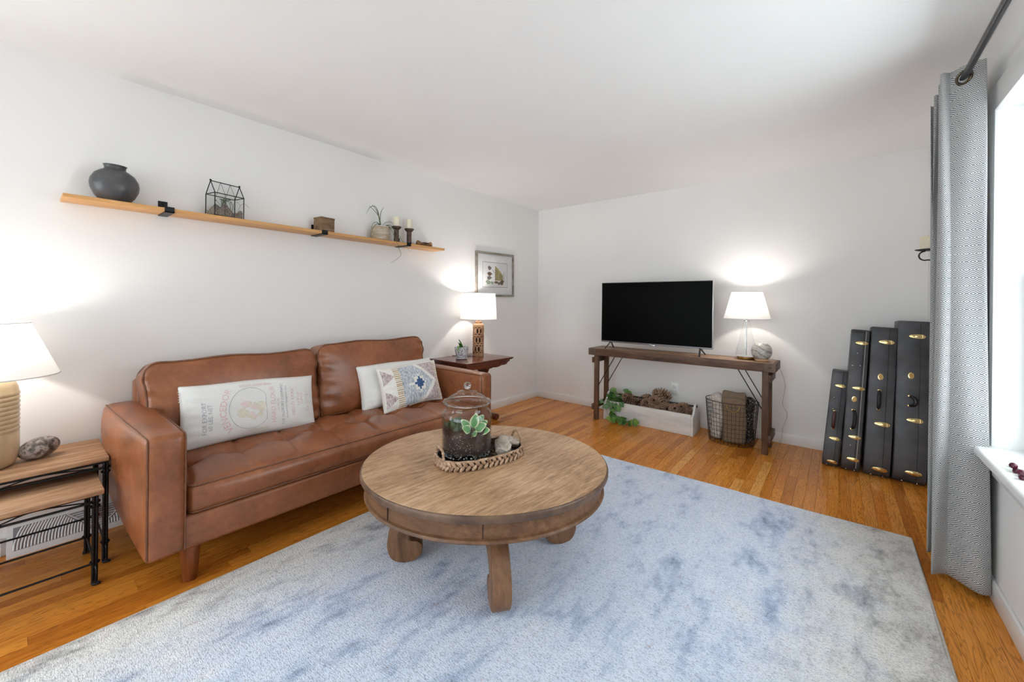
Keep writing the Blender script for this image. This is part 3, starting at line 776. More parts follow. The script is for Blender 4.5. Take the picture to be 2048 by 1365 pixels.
# ------------------------------------------------------------------ left: nesting tables, lamp, stone egg, floor register
M_rustic = wood('rustic_plank', [S(108, 78, 56), S(152, 114, 84), S(180, 142, 108), S(196, 160, 126)], 'y', 0.6, 9, 10)
def nest_table(label, x0, x1, y1, zt, top_t, low):
    y0 = y1 - (0.62 if low else 0.70)
    t = thing('nesting_table', label, 'side table', ((x0 + x1) / 2, (y0 + y1) / 2, 0))
    MB().rb(((x0 + x1) / 2, (y0 + y1) / 2, zt - top_t / 2), (x1 - x0, y1 - y0, top_t), 0.004, k=2).build('top', M_rustic, t)
    ins = 0.026 if low else 0.011; zr1 = zt - top_t - 0.006; zr2 = zt - top_t - (0.034 if low else 0.032)
    cs = [(x0 + ins, y0 + ins), (x1 - ins, y0 + ins), (x1 - ins, y1 - ins), (x0 + ins, y1 - ins)]
    R_ = 0.0052
    for (x, y) in cs:
        mb = MB()
        for d in ((-0.005, -0.005), (0.005, 0.005), (0.005, -0.005)): mb.tube([(x + d[0], y + d[1], 0.008), (x + d[0], y + d[1], zr1)], R_, 8)
        leg = mb.build('leg', M_black, t)
        sx = 1 if x > (x0 + x1) / 2 else -1
        MB().tube(bez([(x, y, 0.075), (x + 0.014 * sx, y + 0.004, 0.06), (x + 0.014 * sx, y + 0.004, 0.012), (x + 0.02 * sx, y + 0.006, 0.006), (x + 0.034 * sx, y + 0.012, 0.006), (x + 0.03 * sx, y - 0.006, 0.006), (x + 0.006 * sx, y - 0.008, 0.006)], 5), 0.0052, 7).build('foot', M_black, leg)
        for z in (zr2, zr2 - 0.02, 0.085):
            MB().tube([(x + 0.016 * math.cos(a), y + 0.014 * math.sin(a), z + 0.004 * math.sin(a * 0.5)) for a in np.linspace(0, 1.8 * PI, 14)], 0.0034, 6).build('wire_wrap', M_black, leg)
    for i in range(4):
        (xa, ya), (xb, yb) = cs[i], cs[(i + 1) % 4]
        MB().tube([(xa, ya, zr1), (xb, yb, zr1)], R_, 8).build('rail', M_black, t)
        MB().tube([(xa, ya, zr2), (xb, yb, zr2)], R_, 8).build('rail', M_black, t)
        MB().tube(bez([(xa, ya, zr2 + 0.002), ((xa * 0.7 + xb * 0.3), (ya * 0.7 + yb * 0.3), zr1 - 0.002), ((xa + xb) / 2, (ya + yb) / 2, zr2 + 0.004), ((xa * 0.3 + xb * 0.7), (ya * 0.3 + yb * 0.7), zr1 - 0.002), (xb, yb, zr2 + 0.002)], 8), 0.003, 6).build('wave_wire', M_black, t)
        MB().tube([((xa + xb) / 2, (ya + yb) / 2, zr2), ((xa + xb) / 2, (ya + yb) / 2, zr1)], 0.006, 8).build('spacer', M_black, t)
        if low or i != 1: MB().tube([(xa, ya, 0.082), (xb, yb, 0.082)], 0.0045, 8).build('stretcher', M_black, t)
nest_table('taller rustic wood nesting table on black wire legs carrying the lamp', 0.03, 0.415, -4.052, 0.488, 0.021, False)
nest_table('shorter nesting table pulled out from under the taller one', 0.255, 0.605, -4.086, 0.402, 0.021, True)
def left_lamp():
    c = (0.222, -4.415)
    t = thing('table_lamp', 'table lamp with ribbed tan ceramic base and cone shade on the nesting table', 'lamp', (c[0], c[1], 0.488))
    prof = [(0.0, 0.4885), (0.072, 0.4885), (0.083, 0.496), (0.092, 0.52), (0.0965, 0.56), (0.0965, 0.635)]
    z = 0.64
    for k in range(9): prof += [(0.0935, z), (0.0965, z + 0.006), (0.0975, z + 0.012), (0.0945, z + 0.0185)]; z += 0.0195
    prof += [(0.094, z), (0.091, z + 0.02), (0.082, z + 0.045), (0.062, z + 0.066), (0.03, z + 0.078), (0.016, z + 0.082), (0.012, z + 0.12), (0.0, z + 0.12)]
    Mc = pm('tan_glazed_ceramic', [S(166, 144, 110), S(188, 166, 132), S(204, 184, 152)], rough=0.32, scale=9, stretch=(1, 1, 0.4), bump=0.05, bscale=60, coat=0.3)
    MB().lathe(prof, (c[0], c[1], 0), 48).build('lamp_base', Mc, t, ang=60)
    shade(t, c, 0.885, 1.118, 0.215, 0.125); bulb(t, c, 1.02, 0.93)
    MB().ball((c[0], c[1], 1.02), (0.028, 0.028, 0.036), 12, 8).build('bulb', M_bulb, t)
    lamp_light('left_lamp_light', (c[0], c[1], 1.072), LAMP_L)
left_lamp()
o = MB().ball((0.205, -4.262, 0.488 + 0.0475), (0.048, 0.069, 0.0475), 28, 18, R=rotm('z', 0.35) @ rotm('x', 0.16)).build('stone_egg', pm('mottled_granite', [S(60, 54, 50), S(112, 102, 96), S(176, 166, 160), S(94, 84, 80)], rough=0.35, scale=42, detail=8, lo=0.36, hi=0.66))
tag(o, 'egg-shaped mottled grey stone lying beside the left lamp', 'stone')
def register():
    t = thing('floor_register', 'white metal baseboard heat register with curved slots behind the nesting tables', 'vent', (0.03, -4.05, 0))
    y0, y1 = -4.355, -3.74; Mw = paint('register_enamel', S(232, 232, 234), 0.35)
    prof = np.array([(0.0, 0.0), (0.062, 0.0), (0.062, 0.018), (0.016, 0.135), (0.0, 0.135)])
    MB().prism(prof, y0, y1, (np.zeros(3), I3[0], I3[2], I3[1]), bev=0.002).build('body', Mw, t)
    Md = pm('register_gap', S(150, 152, 160), rough=0.7)
    # sloped face frame: s up the slope, y along
    A = np.array([0.062, 0, 0.018]); B = np.array([0.016, 0, 0.135]); e = B - A; L = np.linalg.norm(e); e /= L; n = np.array([e[2], 0, -e[0]])
    MB().add([A + e * 0.012 + n * 0.0006 + np.array([0, y0 + 0.02, 0]), A + e * 0.012 + n * 0.0006 + np.array([0, y1 - 0.02, 0]), A + e * (L - 0.01) + n * 0.0006 + np.array([0, y1 - 0.02, 0]), A + e * (L - 0.01) + n * 0.0006 + np.array([0, y0 + 0.02, 0])], [[0, 1, 2, 3]]).build('grille_back', Md, t, smooth=False)
    s0, s1 = 0.014, L - 0.012
    P3 = lambda y, s: A + e * s + n * 0.002 + np.array([0, y, 0])
    for side in (0, 1):
        for k in range(24):
            f = k / 23
            yb = (y0 + 0.022 + 0.25 * f) if side == 0 else (y1 - 0.022 - 0.25 * f)
            top = s1 if f < 0.55 else s1 - (f - 0.55) / 0.45 * (s1 - s0) * 0.82
            sg = 1 if side == 0 else -1
            pts = [P3(yb + sg * 0.028 * ((s - s0) / (s1 - s0)) ** 2 * (1 - 0.2 * f), s) for s in np.linspace(s0, top, 5)]
            MB().tube(pts, 0.0036, 4, flat=0.8).build('louver', Mw, t, smooth=False)
    ym = (y0 + y1) / 2
    for k in range(9):
        s = s0 + (s1 - s0) * (k + 1) / 9; hw = 0.012 + 0.10 * k / 8
        MB().tube([P3(ym - hw, s), P3(ym + hw, s)], 0.003, 4).build('louver', Mw, t, smooth=False)
    MB().rb(P3(ym + 0.02, L * 0.62) + n * 0.006, (0.012, 0.014, 0.035), 0.003).build('damper_lever', Mw, t)
    for sg in (-1, 1):
        MB().tube([P3(ym + sg * 0.008, s0), P3(ym + sg * 0.115, s1)], 0.004, 4).build('divider', Mw, t, smooth=False)
register()
# ------------------------------------------------------------------ shelf and what stands on it
SZ0, SZ1, SXF, SY0, SY1 = 1.718, 1.738, 0.168, -4.196, -1.772
M_oak = wood('oak_shelf', [S(188, 134, 78), S(208, 156, 98), S(222, 174, 118)], 'y', 0.45, 8, 16, 0.08)
def shelf():
    t = thing('wall_shelf', 'long oak board shelf on black iron brackets above the sofa', 'shelf', (0.08, -2.98, SZ0))
    MB().b2((0.001, SY0, SZ0), (SXF, SY1, SZ1), 0.002).build('board', M_oak, t)
    for y in (-3.797, -2.922, -2.184):
        w2 = 0.021; mb = MB()
        mb.b2((0.0005, y - w2, SZ0 - 0.004), (0.005, y + w2, SZ1 + 0.062)); mb.b2((0.0005, y - w2, SZ0 - 0.0055), (SXF + 0.005, y + w2, SZ0 - 0.0005)); mb.b2((SXF + 0.0005, y - w2, SZ0 - 0.0055), (SXF + 0.005, y + w2, SZ1 + 0.006))
        br = mb.build('bracket', M_black, t, smooth=False)
        MB().ball((0.006, y, SZ1 + 0.045), (0.003, 0.006, 0.006), 8, 6).build('screw', M_black, br)
shelf()
def on_shelf(mb, name, mat, label, cat, **k): return tag(mb.build(name, mat, **k), label, cat)
prof = [(0.0, 0), (0.05, 0.0), (0.062, 0.006), (0.082, 0.03), (0.098, 0.065), (0.1015, 0.09), (0.098, 0.115), (0.082, 0.145), (0.06, 0.163), (0.046, 0.17), (0.0435, 0.178), (0.046, 0.19), (0.05, 0.194), (0.046, 0.196), (0.041, 0.188), (0.039, 0.172), (0.05, 0.15), (0.0, 0.02)]
on_shelf(MB().lathe(prof, (0.094, -4.008, SZ1 + 0.0005), 40, sx=0.68, sy=0.96), 'round_vase', pm('charcoal_glaze', [S(52, 52, 56), S(78, 78, 80), S(98, 96, 96)], rough=0.3, scale=9, bump=0.06, bscale=30), 'round charcoal ceramic vase at the left end of the shelf', 'vase', ang=60)
def terrarium():
    t = thing('glass_terrarium', 'house-shaped black-framed glass terrarium on the shelf', 'terrarium', (0.09, -3.513, SZ1))
    a = math.radians(12); ew = np.array([-math.sin(a), math.cos(a), 0]); ed = np.array([math.cos(a), math.sin(a), 0]); c = np.array([0.088, -3.513, SZ1 + 0.001])
    w2, d2, he, hr = 0.083, 0.05, 0.138, 0.215
    G = lambda u, d, z: c + ew * u * w2 + ed * d * d2 + np.array([0, 0, z])
    segs = []
    for u in (-1, 1):
        for d in (-1, 1): segs.append((G(u, d, 0), G(u, d, he))); segs.append((G(u, d, he), G(u, 0, hr)))
        segs.append((G(u, -1, he), G(u, 1, he))); segs.append((G(u, -1, 0.003), G(u, 1, 0.003)))
    for d in (-1, 1): segs.append((G(-1, d, he), G(1, d, he))); segs.append((G(-1, d, 0.003), G(1, d, 0.003)))
    segs.append((G(-1, 0, hr), G(1, 0, hr)))
    for p, q in segs: MB().tube([p, q], 0.0028, 6).build('frame_bar', M_black, t)
    for u in (-1, 1): MB().ball(G(u, 0, hr + 0.004), 0.006, 8, 6).build('finial', M_black, t)
    for u in (-0.33, 0.33):
        MB().tube([G(u, -1, he), G(u, 0, hr), G(u, 1, he)], 0.0012, 4).build('glazing_bar', M_black, t); MB().tube([G(u, 1, 0), G(u, 1, he)], 0.0012, 4).build('glazing_bar', M_black, t)
    for q in ([G(-1, 1, 0), G(1, 1, 0), G(1, 1, he), G(-1, 1, he)], [G(-1, -1, 0), G(1, -1, 0), G(1, -1, he), G(-1, -1, he)], [G(-1, 1, he), G(1, 1, he), G(1, 0, hr), G(-1, 0, hr)], [G(-1, -1, he), G(1, -1, he), G(1, 0, hr), G(-1, 0, hr)],
              [G(-1, -1, 0), G(-1, 1, 0), G(-1, 1, he), G(-1, 0, hr), G(-1, -1, he)], [G(1, -1, 0), G(1, 1, 0), G(1, 1, he), G(1, 0, hr), G(1, -1, he)]):
        MB().add(q, [list(range(len(q)))]).build('pane', M_glass, t, smooth=False)
    n, m = 18, 10; V = []; Fc = []
    for i in range(n + 1):
        for j in range(m + 1):
            u, d = -0.95 + 1.9 * i / n, -0.93 + 1.86 * j / m
            V.append(G(u, d, 0.042 + 0.03 * math.exp(-((u + 0.35) / 0.4) ** 2) + 0.012 * math.sin(u * 6 + d * 3) + 0.006 * math.sin(19 * u + 13 * d)))
    for i in range(n):
        for j in range(m): q = i * (m + 1) + j; Fc.append([q, q + m + 1, q + m + 2, q + 1])
    k = len(V)
    bo = [G(-0.95, -0.93, 0.005), G(0.95, -0.93, 0.005), G(0.95, 0.93, 0.005), G(-0.95, 0.93, 0.005)]
    V += bo
    Fc += [[k, k + 1, n * (m + 1)] + [i * (m + 1) for i in range(n - 1, -1, -1)], [k + 1, k + 2] + [n * (m + 1) + j for j in range(m, -1, -1)], [k + 2, k + 3] + [i * (m + 1) + m for i in range(0, n + 1)], [k + 3, k] + [j for j in range(0, m + 1)]]
    MB().add(V, Fc).build('soil', pm('gravel_soil', [S(70, 62, 56), S(128, 116, 104), S(170, 158, 144)], rough=0.95, scale=140, bump=0.7, bscale=150), t)
    r2 = random.Random(2); Mg = pm('sage_leaf', [S(74, 88, 60), S(110, 120, 84)], rough=0.6, scale=30)
    for k in range(12):
        u = r2.uniform(-0.55, 0.15); d = r2.uniform(-0.4, 0.5); z0 = 0.075; tip = G(u + r2.uniform(-0.3, 0.3), d + r2.uniform(-0.3, 0.3), z0 + r2.uniform(0.015, 0.05)); b0 = G(-0.25, 0.05, 0.06)
        mb = MB().tube([b0, (b0 + tip) / 2 + np.array([0, 0, 0.008]), tip], 0.0012, 4); mb.ball(tip, (0.007, 0.007, 0.0035), 7, 4, R=rotm('x', r2.uniform(-0.8, 0.8))); mb.build('sprig', Mg, t)
    for k in range(7):
        u = r2.choice((-0.8, 0.5, 0.75, 0.85, 0.3)); b0 = G(u, r2.uniform(-0.2, 0.6), 0.045); q = r2.uniform(-0.02, 0.02)
        MB().tube(bez([b0, b0 + np.array([0, q, 0.05]), b0 + np.array([0, q * 2.5, 0.065]), b0 + np.array([0, q * 4, 0.045])], 5), 0.0009, 4).build('grass_blade', Mg, t)
terrarium()
def wood_cube():
    t = thing('wood_block_box', 'small square box of rough brown wood beside the middle bracket', 'box', (0.1, -2.895, SZ1))
    Mb = wood('rough_brown_wood', [S(84, 64, 46), S(128, 102, 76), S(150, 124, 94)], 'y', 0.8, 16, 6, 0.5)
    R_ = rotm('z', 0.12); c = np.array([0.098, -2.893, SZ1 + 0.0525])
    MB().rb(c, (0.098, 0.106, 0.104), 0.003, R_).build('body', Mb, t)
    MB().rb(c + np.array([0, 0, 0.0475]), (0.101, 0.109, 0.012), 0.002, R_).build('lid', Mb, t)
wood_cube()
def blade(mb, pts, w, fold=0.3):
    P = bez(pts, 6); n = len(P); T, N, B = frames(P); V = []; Fc = []
    for i in range(n):
        f = i / (n - 1); ww = w * (0.6 + 0.4 * math.sin(PI * min(1, f * 1.3 + 0.15))) * (1 - f ** 3) + 0.0003
        side = np.cross(T[i], [0, 0, 1.0]); side = side / max(np.linalg.norm(side), 1e-6) if np.linalg.norm(side) > 0.1 else N[i]
        nn = np.cross(side, T[i]); V += [P[i] - side * ww + nn * ww * fold, P[i], P[i] + side * ww + nn * ww * fold]
    for i in range(n - 1):
        for j in (0, 1): q = i * 3 + j; Fc.append([q, q + 1, q + 4, q + 3])
    mb.add(V, Fc); return mb
def spider_plant():
    c = np.array([0.088, -2.412, SZ1 + 0.0005])
    t = thing('potted_plant', 'thin-leaved trailing plant in a stone-look pot on the shelf', 'plant', tuple(c))
    Mp = pm('stone_pot', [S(150, 132, 112), S(180, 164, 144), S(198, 184, 166)], rough=0.85, scale=14, stretch=(1, 1, 3), bump=0.4, bscale=50)
    MB().lathe([(0, 0), (0.052, 0), (0.068, 0.006), (0.076, 0.04), (0.077, 0.08), (0.073, 0.112), (0.067, 0.112), (0.066, 0.095), (0.0, 0.095)], c, 32).build('pot', Mp, t)
    MB().tube([c + np.array([0.0705 * math.cos(a), 0.0705 * math.sin(a), 0.114]) for a in np.linspace(0, 2 * PI, 32, endpoint=False)], 0.0045, 6, closed=True).build('rim', pm('pale_rim', S(206, 202, 196), rough=0.8), t)
    MB().lathe([(0, 0.1), (0.04, 0.1), (0.064, 0.097), (0.0, 0.09)], c, 20).build('soil', M_soil, t)
    b = c + np.array([0, 0.005, 0.10])
    Mb = pm('strap_leaf', [S(72, 88, 52), S(112, 126, 84)], rough=0.5, scale=20, rnd=True)
    L = [[(0, 0, 0), (0.0, -0.015, 0.06), (0.005, -0.03, 0.12), (0.01, -0.06, 0.155), (0.01, -0.10, 0.14), (0.012, -0.13, 0.09)],
         [(0, 0, 0), (0.0, -0.012, 0.07), (0.0, -0.04, 0.13), (0.0, -0.075, 0.165)],
         [(0, 0, 0), (0.004, -0.02, 0.08), (0.01, -0.06, 0.12), (0.015, -0.11, 0.15)],
         [(0, 0, 0), (0.0, -0.01, 0.07), (0.0, 0.0, 0.13), (0.0, 0.02, 0.165)],
         [(0, 0, 0), (0.02, 0.02, 0.045), (0.04, 0.06, 0.055), (0.05, 0.085, 0.02)],
         [(0, 0, 0), (0.03, 0.03, 0.03), (0.05, 0.07, -0.01), (0.055, 0.10, -0.08)],
         [(0, 0, 0), (0.03, -0.04, 0.03), (0.05, -0.09, 0.0), (0.055, -0.115, -0.05), (0.05, -0.115, -0.088)],
         [(0, 0, 0), (0.02, -0.05, 0.04), (0.03, -0.09, 0.015), (0.04, -0.11, -0.03)],
         [(0, 0, 0), (0.05, 0.03, 0.02), (0.085, 0.06, -0.06), (0.095, 0.09, -0.14), (0.097, 0.11, -0.19), (0.099, 0.06, -0.235), (0.10, 0.02, -0.26)],
         [(0, 0, 0), (0.04, 0.05, 0.03), (0.07, 0.10, -0.03), (0.088, 0.15, -0.11), (0.095, 0.20, -0.16)]]
    for p in L:
        P = bez([b + np.array(q) * 1.12 for q in p], 6); m = len(P)
        MB().tube(P, [0.0046 * (1 - 0.75 * (i / (m - 1)) ** 1.5) for i in range(m)], 6, flat=0.45).build('leaf', Mb, t)
spider_plant()
def candlestick(c, label, label2):
    Mi = pm('rust_iron', [S(62, 48, 42), S(92, 72, 62), S(112, 92, 80)], rough=0.55, metal=0.4, scale=20)
    t = thing('candlestick', label, 'candlestick', c, group='iron candlesticks on the shelf')
    prof = [(0, 0), (0.040, 0.0), (0.040, 0.004), (0.028, 0.008), (0.0215, 0.016), (0.021, 0.11), (0.0, 0.11)]
    MB().lathe(prof, c, 24).build('stem', Mi, t)
    MB().lathe([(0, 0.11), (0.021, 0.11), (0.03, 0.118), (0.041, 0.132), (0.041, 0.138), (0.036, 0.138), (0.026, 0.124), (0.0, 0.122)], c, 28).build('cup', Mi, t)
    cz = c[2] + 0.123
    t2 = thing('pillar_candle', label2, 'candle', (c[0], c[1], cz), group='ivory candles on the shelf')
    MB().lathe([(0, 0), (0.0255, 0), (0.027, 0.003), (0.027, 0.094), (0.025, 0.099), (0.02, 0.1), (0.017, 0.093), (0.0, 0.092)], (c[0], c[1], cz), 24).build('wax', M_wax, t2)
    MB().tube([(c[0], c[1], cz + 0.09), (c[0] + 0.001, c[1], cz + 0.105)], 0.001, 5).build('wick', M_black, t2)
candlestick((0.105, -2.268, SZ1 + 0.0005), 'dark iron candlestick next to the trailing plant', 'ivory candle next to the trailing plant')
candlestick((0.105, -2.135, SZ1 + 0.0005), 'dark iron candlestick nearer the carved wood piece', 'ivory candle nearer the carved wood piece')
def burl():
    t = thing('wood_carving', 'small curved burl wood piece at the right end of the shelf', 'ornament', (0.09, -1.955, SZ1))
    Mb = pm('burl_wood', [S(74, 52, 40), S(118, 84, 58), S(182, 138, 92)], rough=0.45, scale=16, detail=6, dist=1.2)
    V = []; Fc = []; n, m = 24, 12
    for i in range(n + 1):
        u = -1 + 2 * i / n; y = 0.088 * u; hh = 0.030 + 0.034 * abs(u) ** 1.7 - 0.03 * max(0, abs(u) - 0.85) / 0.15; wd = 0.042 * math.sqrt(max(0.05, 1 - u ** 4))
        for j in range(m):
            a = 2 * PI * j / m; cz = hh / 2; V.append((0.09 + wd * math.cos(a) * (0.8 + 0.2 * math.sin(a)), -1.955 + y, SZ1 + 0.001 + cz + hh / 2 * math.sin(a) * (1 - 0.25 * math.cos(a) ** 2)))
    for i in range(n):
        for j in range(m): j2 = (j + 1) % m; Fc.append([i * m + j, i * m + j2, (i + 1) * m + j2, (i + 1) * m + j])
    Fc += [list(range(m))[::-1], [n * m + j for j in range(m)]]
    MB().add(V, Fc).build('body', Mb, t)
    MB().ball((0.1, -1.955, SZ1 + 0.033), (0.026, 0.05, 0.008), 16, 8).build('hollow', pm('dark_burl', S(66, 44, 34), rough=0.6, scale=20), t)
burl()
# ------------------------------------------------------------------ framed print
def picture():
    w2, h2 = 0.327, 0.252; c = np.array([0.0, -0.862, 1.548]); a = math.radians(1.2)
    ey = np.array([0, math.cos(a), math.sin(a)]); ez = np.array([0, -math.sin(a), math.cos(a)]); ex = np.array([1.0, 0, 0])
    Rm = np.stack([ex, ey, ez], 1)
    t = thing('framed_print', 'framed watercolour of a building in a wide mat near the corner', 'picture', (0.0, -0.862, 1.296))
    Mf = pm('silver_brown_frame', [S(96, 88, 80), S(140, 132, 122), S(164, 156, 146)], rough=0.35, metal=0.3, scale=24, stretch=(1, 0.2, 1))
    G = lambda y, z, x: c + ey * y + ez * z + ex * x
    fw = 0.024
    for (y, z, sy, sz) in ((0, h2 - fw / 2, 2 * w2, fw), (0, -h2 + fw / 2, 2 * w2, fw), (-w2 + fw / 2, 0, fw, 2 * h2 - 2 * fw), (w2 - fw / 2, 0, fw, 2 * h2 - 2 * fw)):
        MB().rb(G(y, z, 0.0135), (0.025, sy, sz), 0.004, Rm, k=2).build('frame_rail', Mf, t)
    MB().rb(G(0, 0, 0.007), (0.008, 2 * w2 - 2 * fw, 2 * h2 - 2 * fw), 0.001, Rm).build('mat_board', pm('mat_board_white', S(228, 228, 228), rough=0.9), t)
    Mk = pm('mat_bevel', S(120, 120, 122), rough=0.8)
    iy, iz = 0.215, 0.143; z0 = -0.002
    MB().rb(G(0, z0, 0.0115), (0.001, 2 * iy, 2 * iz), 0.0003, Rm).build('mat_line', Mk, t)
    MB().rb(G(0, z0, 0.0122), (0.001, 2 * iy - 0.008, 2 * iz - 0.008), 0.0003, Rm).build('paper', pm('paper', S(224, 222, 222), rough=0.9), t)
    Mo = [pm('wash_' + n, [tuple(q * 0.8 for q in col[:3]) + (1,), col], rough=0.9, scale=60) for n, col in (('ochre', S(176, 164, 112)), ('grey', S(120, 116, 112)), ('brown', S(110, 88, 70)), ('green', S(160, 176, 150)))]
    mb = MB()
    def poly(pts, mi, x=0.0131): mb.add([G(p[0], p[1] + z0, x) for p in pts], [list(range(len(pts)))], mi)
    poly([(-0.01, -0.07), (-0.01, 0.075), (0.012, 0.09), (0.04, 0.078), (0.13, 0.0), (0.135, -0.06)], 0)
    for k in range(5): poly([(-0.006 + 0.028 * k, -0.06), (0.002 + 0.028 * k, -0.06), (0.002 + 0.028 * k, 0.066 - 0.017 * k), (-0.006 + 0.028 * k, 0.07 - 0.017 * k)], 2 if k % 2 else 1, 0.0132)
    for k in range(5): poly([(-0.012, -0.05 + 0.024 * k), (0.02, -0.052 + 0.024 * k), (0.02, -0.044 + 0.024 * k), (-0.012, -0.042 + 0.024 * k)], 1, 0.0133)
    r2 = random.Random(4)
    for (y, z, q, mi) in ((-0.10, 0.075, 0.036, 1), (-0.10, 0.01, 0.036, 2), (-0.105, -0.035, 0.038, 1), (-0.12, -0.085, 0.04, 3), (-0.06, -0.09, 0.035, 3), (0.01, -0.085, 0.03, 2), (0.06, -0.095, 0.028, 1), (0.11, -0.085, 0.04, 2), (0.0, 0.09, 0.012, 1)):
        poly([(y + q * (1 + 0.4 * r2.uniform(-1, 1)) * math.cos(a_), z + q * 0.6 * (1 + 0.4 * r2.uniform(-1, 1)) * math.sin(a_)) for a_ in np.linspace(0, 2 * PI, 11, endpoint=False)], mi, 0.0134 + r2.uniform(0, 0.0001))
    poly([(0.142, -0.06), (0.148, -0.06), (0.15, 0.04), (0.146, 0.04)], 2, 0.0133); poly([(-0.055, 0.055), (-0.02, 0.02), (-0.018, 0.026), (-0.052, 0.06)], 1, 0.0133)
    mb.build('watercolour', Mo, t, smooth=False, recalc=False)
    MB().rb(G(0, 0, 0.0185), (0.001, 2 * w2 - 2 * fw, 2 * h2 - 2 * fw), 0.0003, Rm).build('glazing', glass_mat('picture_glass', (1, 1, 1, 1), 1.2, 0.6), t)
picture()
# ------------------------------------------------------------------ right end table, carved lamp, little pot
M_mahog = wood('red_mahogany', [S(66, 30, 22), S(100, 50, 36), S(128, 68, 50)], 'y', 0.25, 8, 10, 0.05, coat=0.4)
def end_table():
    x0, x1, y0, y1, zt = 0.016, 0.525, -1.815, -1.15, 0.682
    t = thing('carved_end_table', 'carved reddish wood end table with scalloped apron beside the sofa', 'side table', (0.27, -1.48, 0))
    mb = MB().b2((x0, y0, zt - 0.012), (x1, y1, zt), 0.004, k=2); mb.b2((x0 + 0.008, y0 + 0.008, zt - 0.022), (x1 - 0.008, y1 - 0.008, zt - 0.011), 0.004, k=2); mb.build('top', M_mahog, t)
    def scal(L):
        pts = [(0, 0)]; n = 40
        for i in range(n + 1):
            f = i / n; d = -0.03 - 0.028 * math.sin(PI * f) ** 0.7 - 0.007 * abs(math.sin(PI * f * 5)) + (0.012 if f < 0.06 or f > 0.94 else 0); pts.append((f * L, d))
        pts.append((L, 0)); return pts
    for (O, A, L, Cn) in (((x1 - 0.05, y0 + 0.03, zt - 0.022), I3[1], y1 - y0 - 0.06, I3[0]), ((x0 + 0.03, y0 + 0.03, zt - 0.022), I3[1], y1 - y0 - 0.06, I3[0]), ((x0 + 0.03, y1 - 0.045, zt - 0.022), I3[0], x1 - x0 - 0.06, I3[1]), ((x0 + 0.03, y0 + 0.03, zt - 0.022), I3[0], x1 - x0 - 0.06, I3[1])):
        MB().prism(scal(L), 0, 0.018, (np.array(O), A, I3[2], Cn), bev=0.003).build('apron', M_mahog, t)
    cx, cy = 0.27, -1.48
    for y in (y0 + 0.18, y1 - 0.18):
        pts = [(-0.10, zt - 0.03), (0.10, zt - 0.03), (0.075, 0.56), (0.045, 0.50), (0.06, 0.40), (0.085, 0.30), (0.05, 0.20), (0.07, 0.12), (0.09, 0.07), (-0.09, 0.07), (-0.07, 0.12), (-0.05, 0.20), (-0.085, 0.30), (-0.06, 0.40), (-0.045, 0.50), (-0.075, 0.56)]
        MB().prism(pts, -0.016, 0.016, (np.array([cx, y, 0]), I3[0], I3[2], I3[1]), bev=0.004).build('trestle', M_mahog, t)
    for (y, s) in ((y0 + 0.10, -1), (y1 - 0.05, 1)):
        P = [(cx, y - s * 0.12, 0.09), (cx, y - s * 0.04, 0.07), (cx, y + s * 0.02, 0.045), (cx, y + s * 0.05, 0.035)]
        leg = MB().tube(bez(P, 6), [0.03] * 18 + [0.026], 10).build('foot', M_mahog, t)
        for dx in (-0.026, 0.0, 0.026):
            MB().lathe([(0, -0.012), (0.03, -0.012), (0.032, 0), (0.03, 0.012), (0.018, 0.014), (0.012, 0.018), (0.0, 0.018)], (cx + dx, y + s * 0.055, 0.0325), 18, R=rotm('y', PI / 2)).build('scroll', M_mahog, leg)
    MB().rb((cx, cy, 0.12), (0.05, y1 - y0 - 0.3, 0.04), 0.008).build('stretcher', M_mahog, t)
    for sg in (-1, 1):
        MB().rb((cx + 0.0, (y1 - 0.09) if sg > 0 else (y0 + 0.09), 0.60), (0.05, 0.022, 0.16), 0.004, rotm('x', -sg * 0.75)).build('brace', M_mahog, t)
end_table()
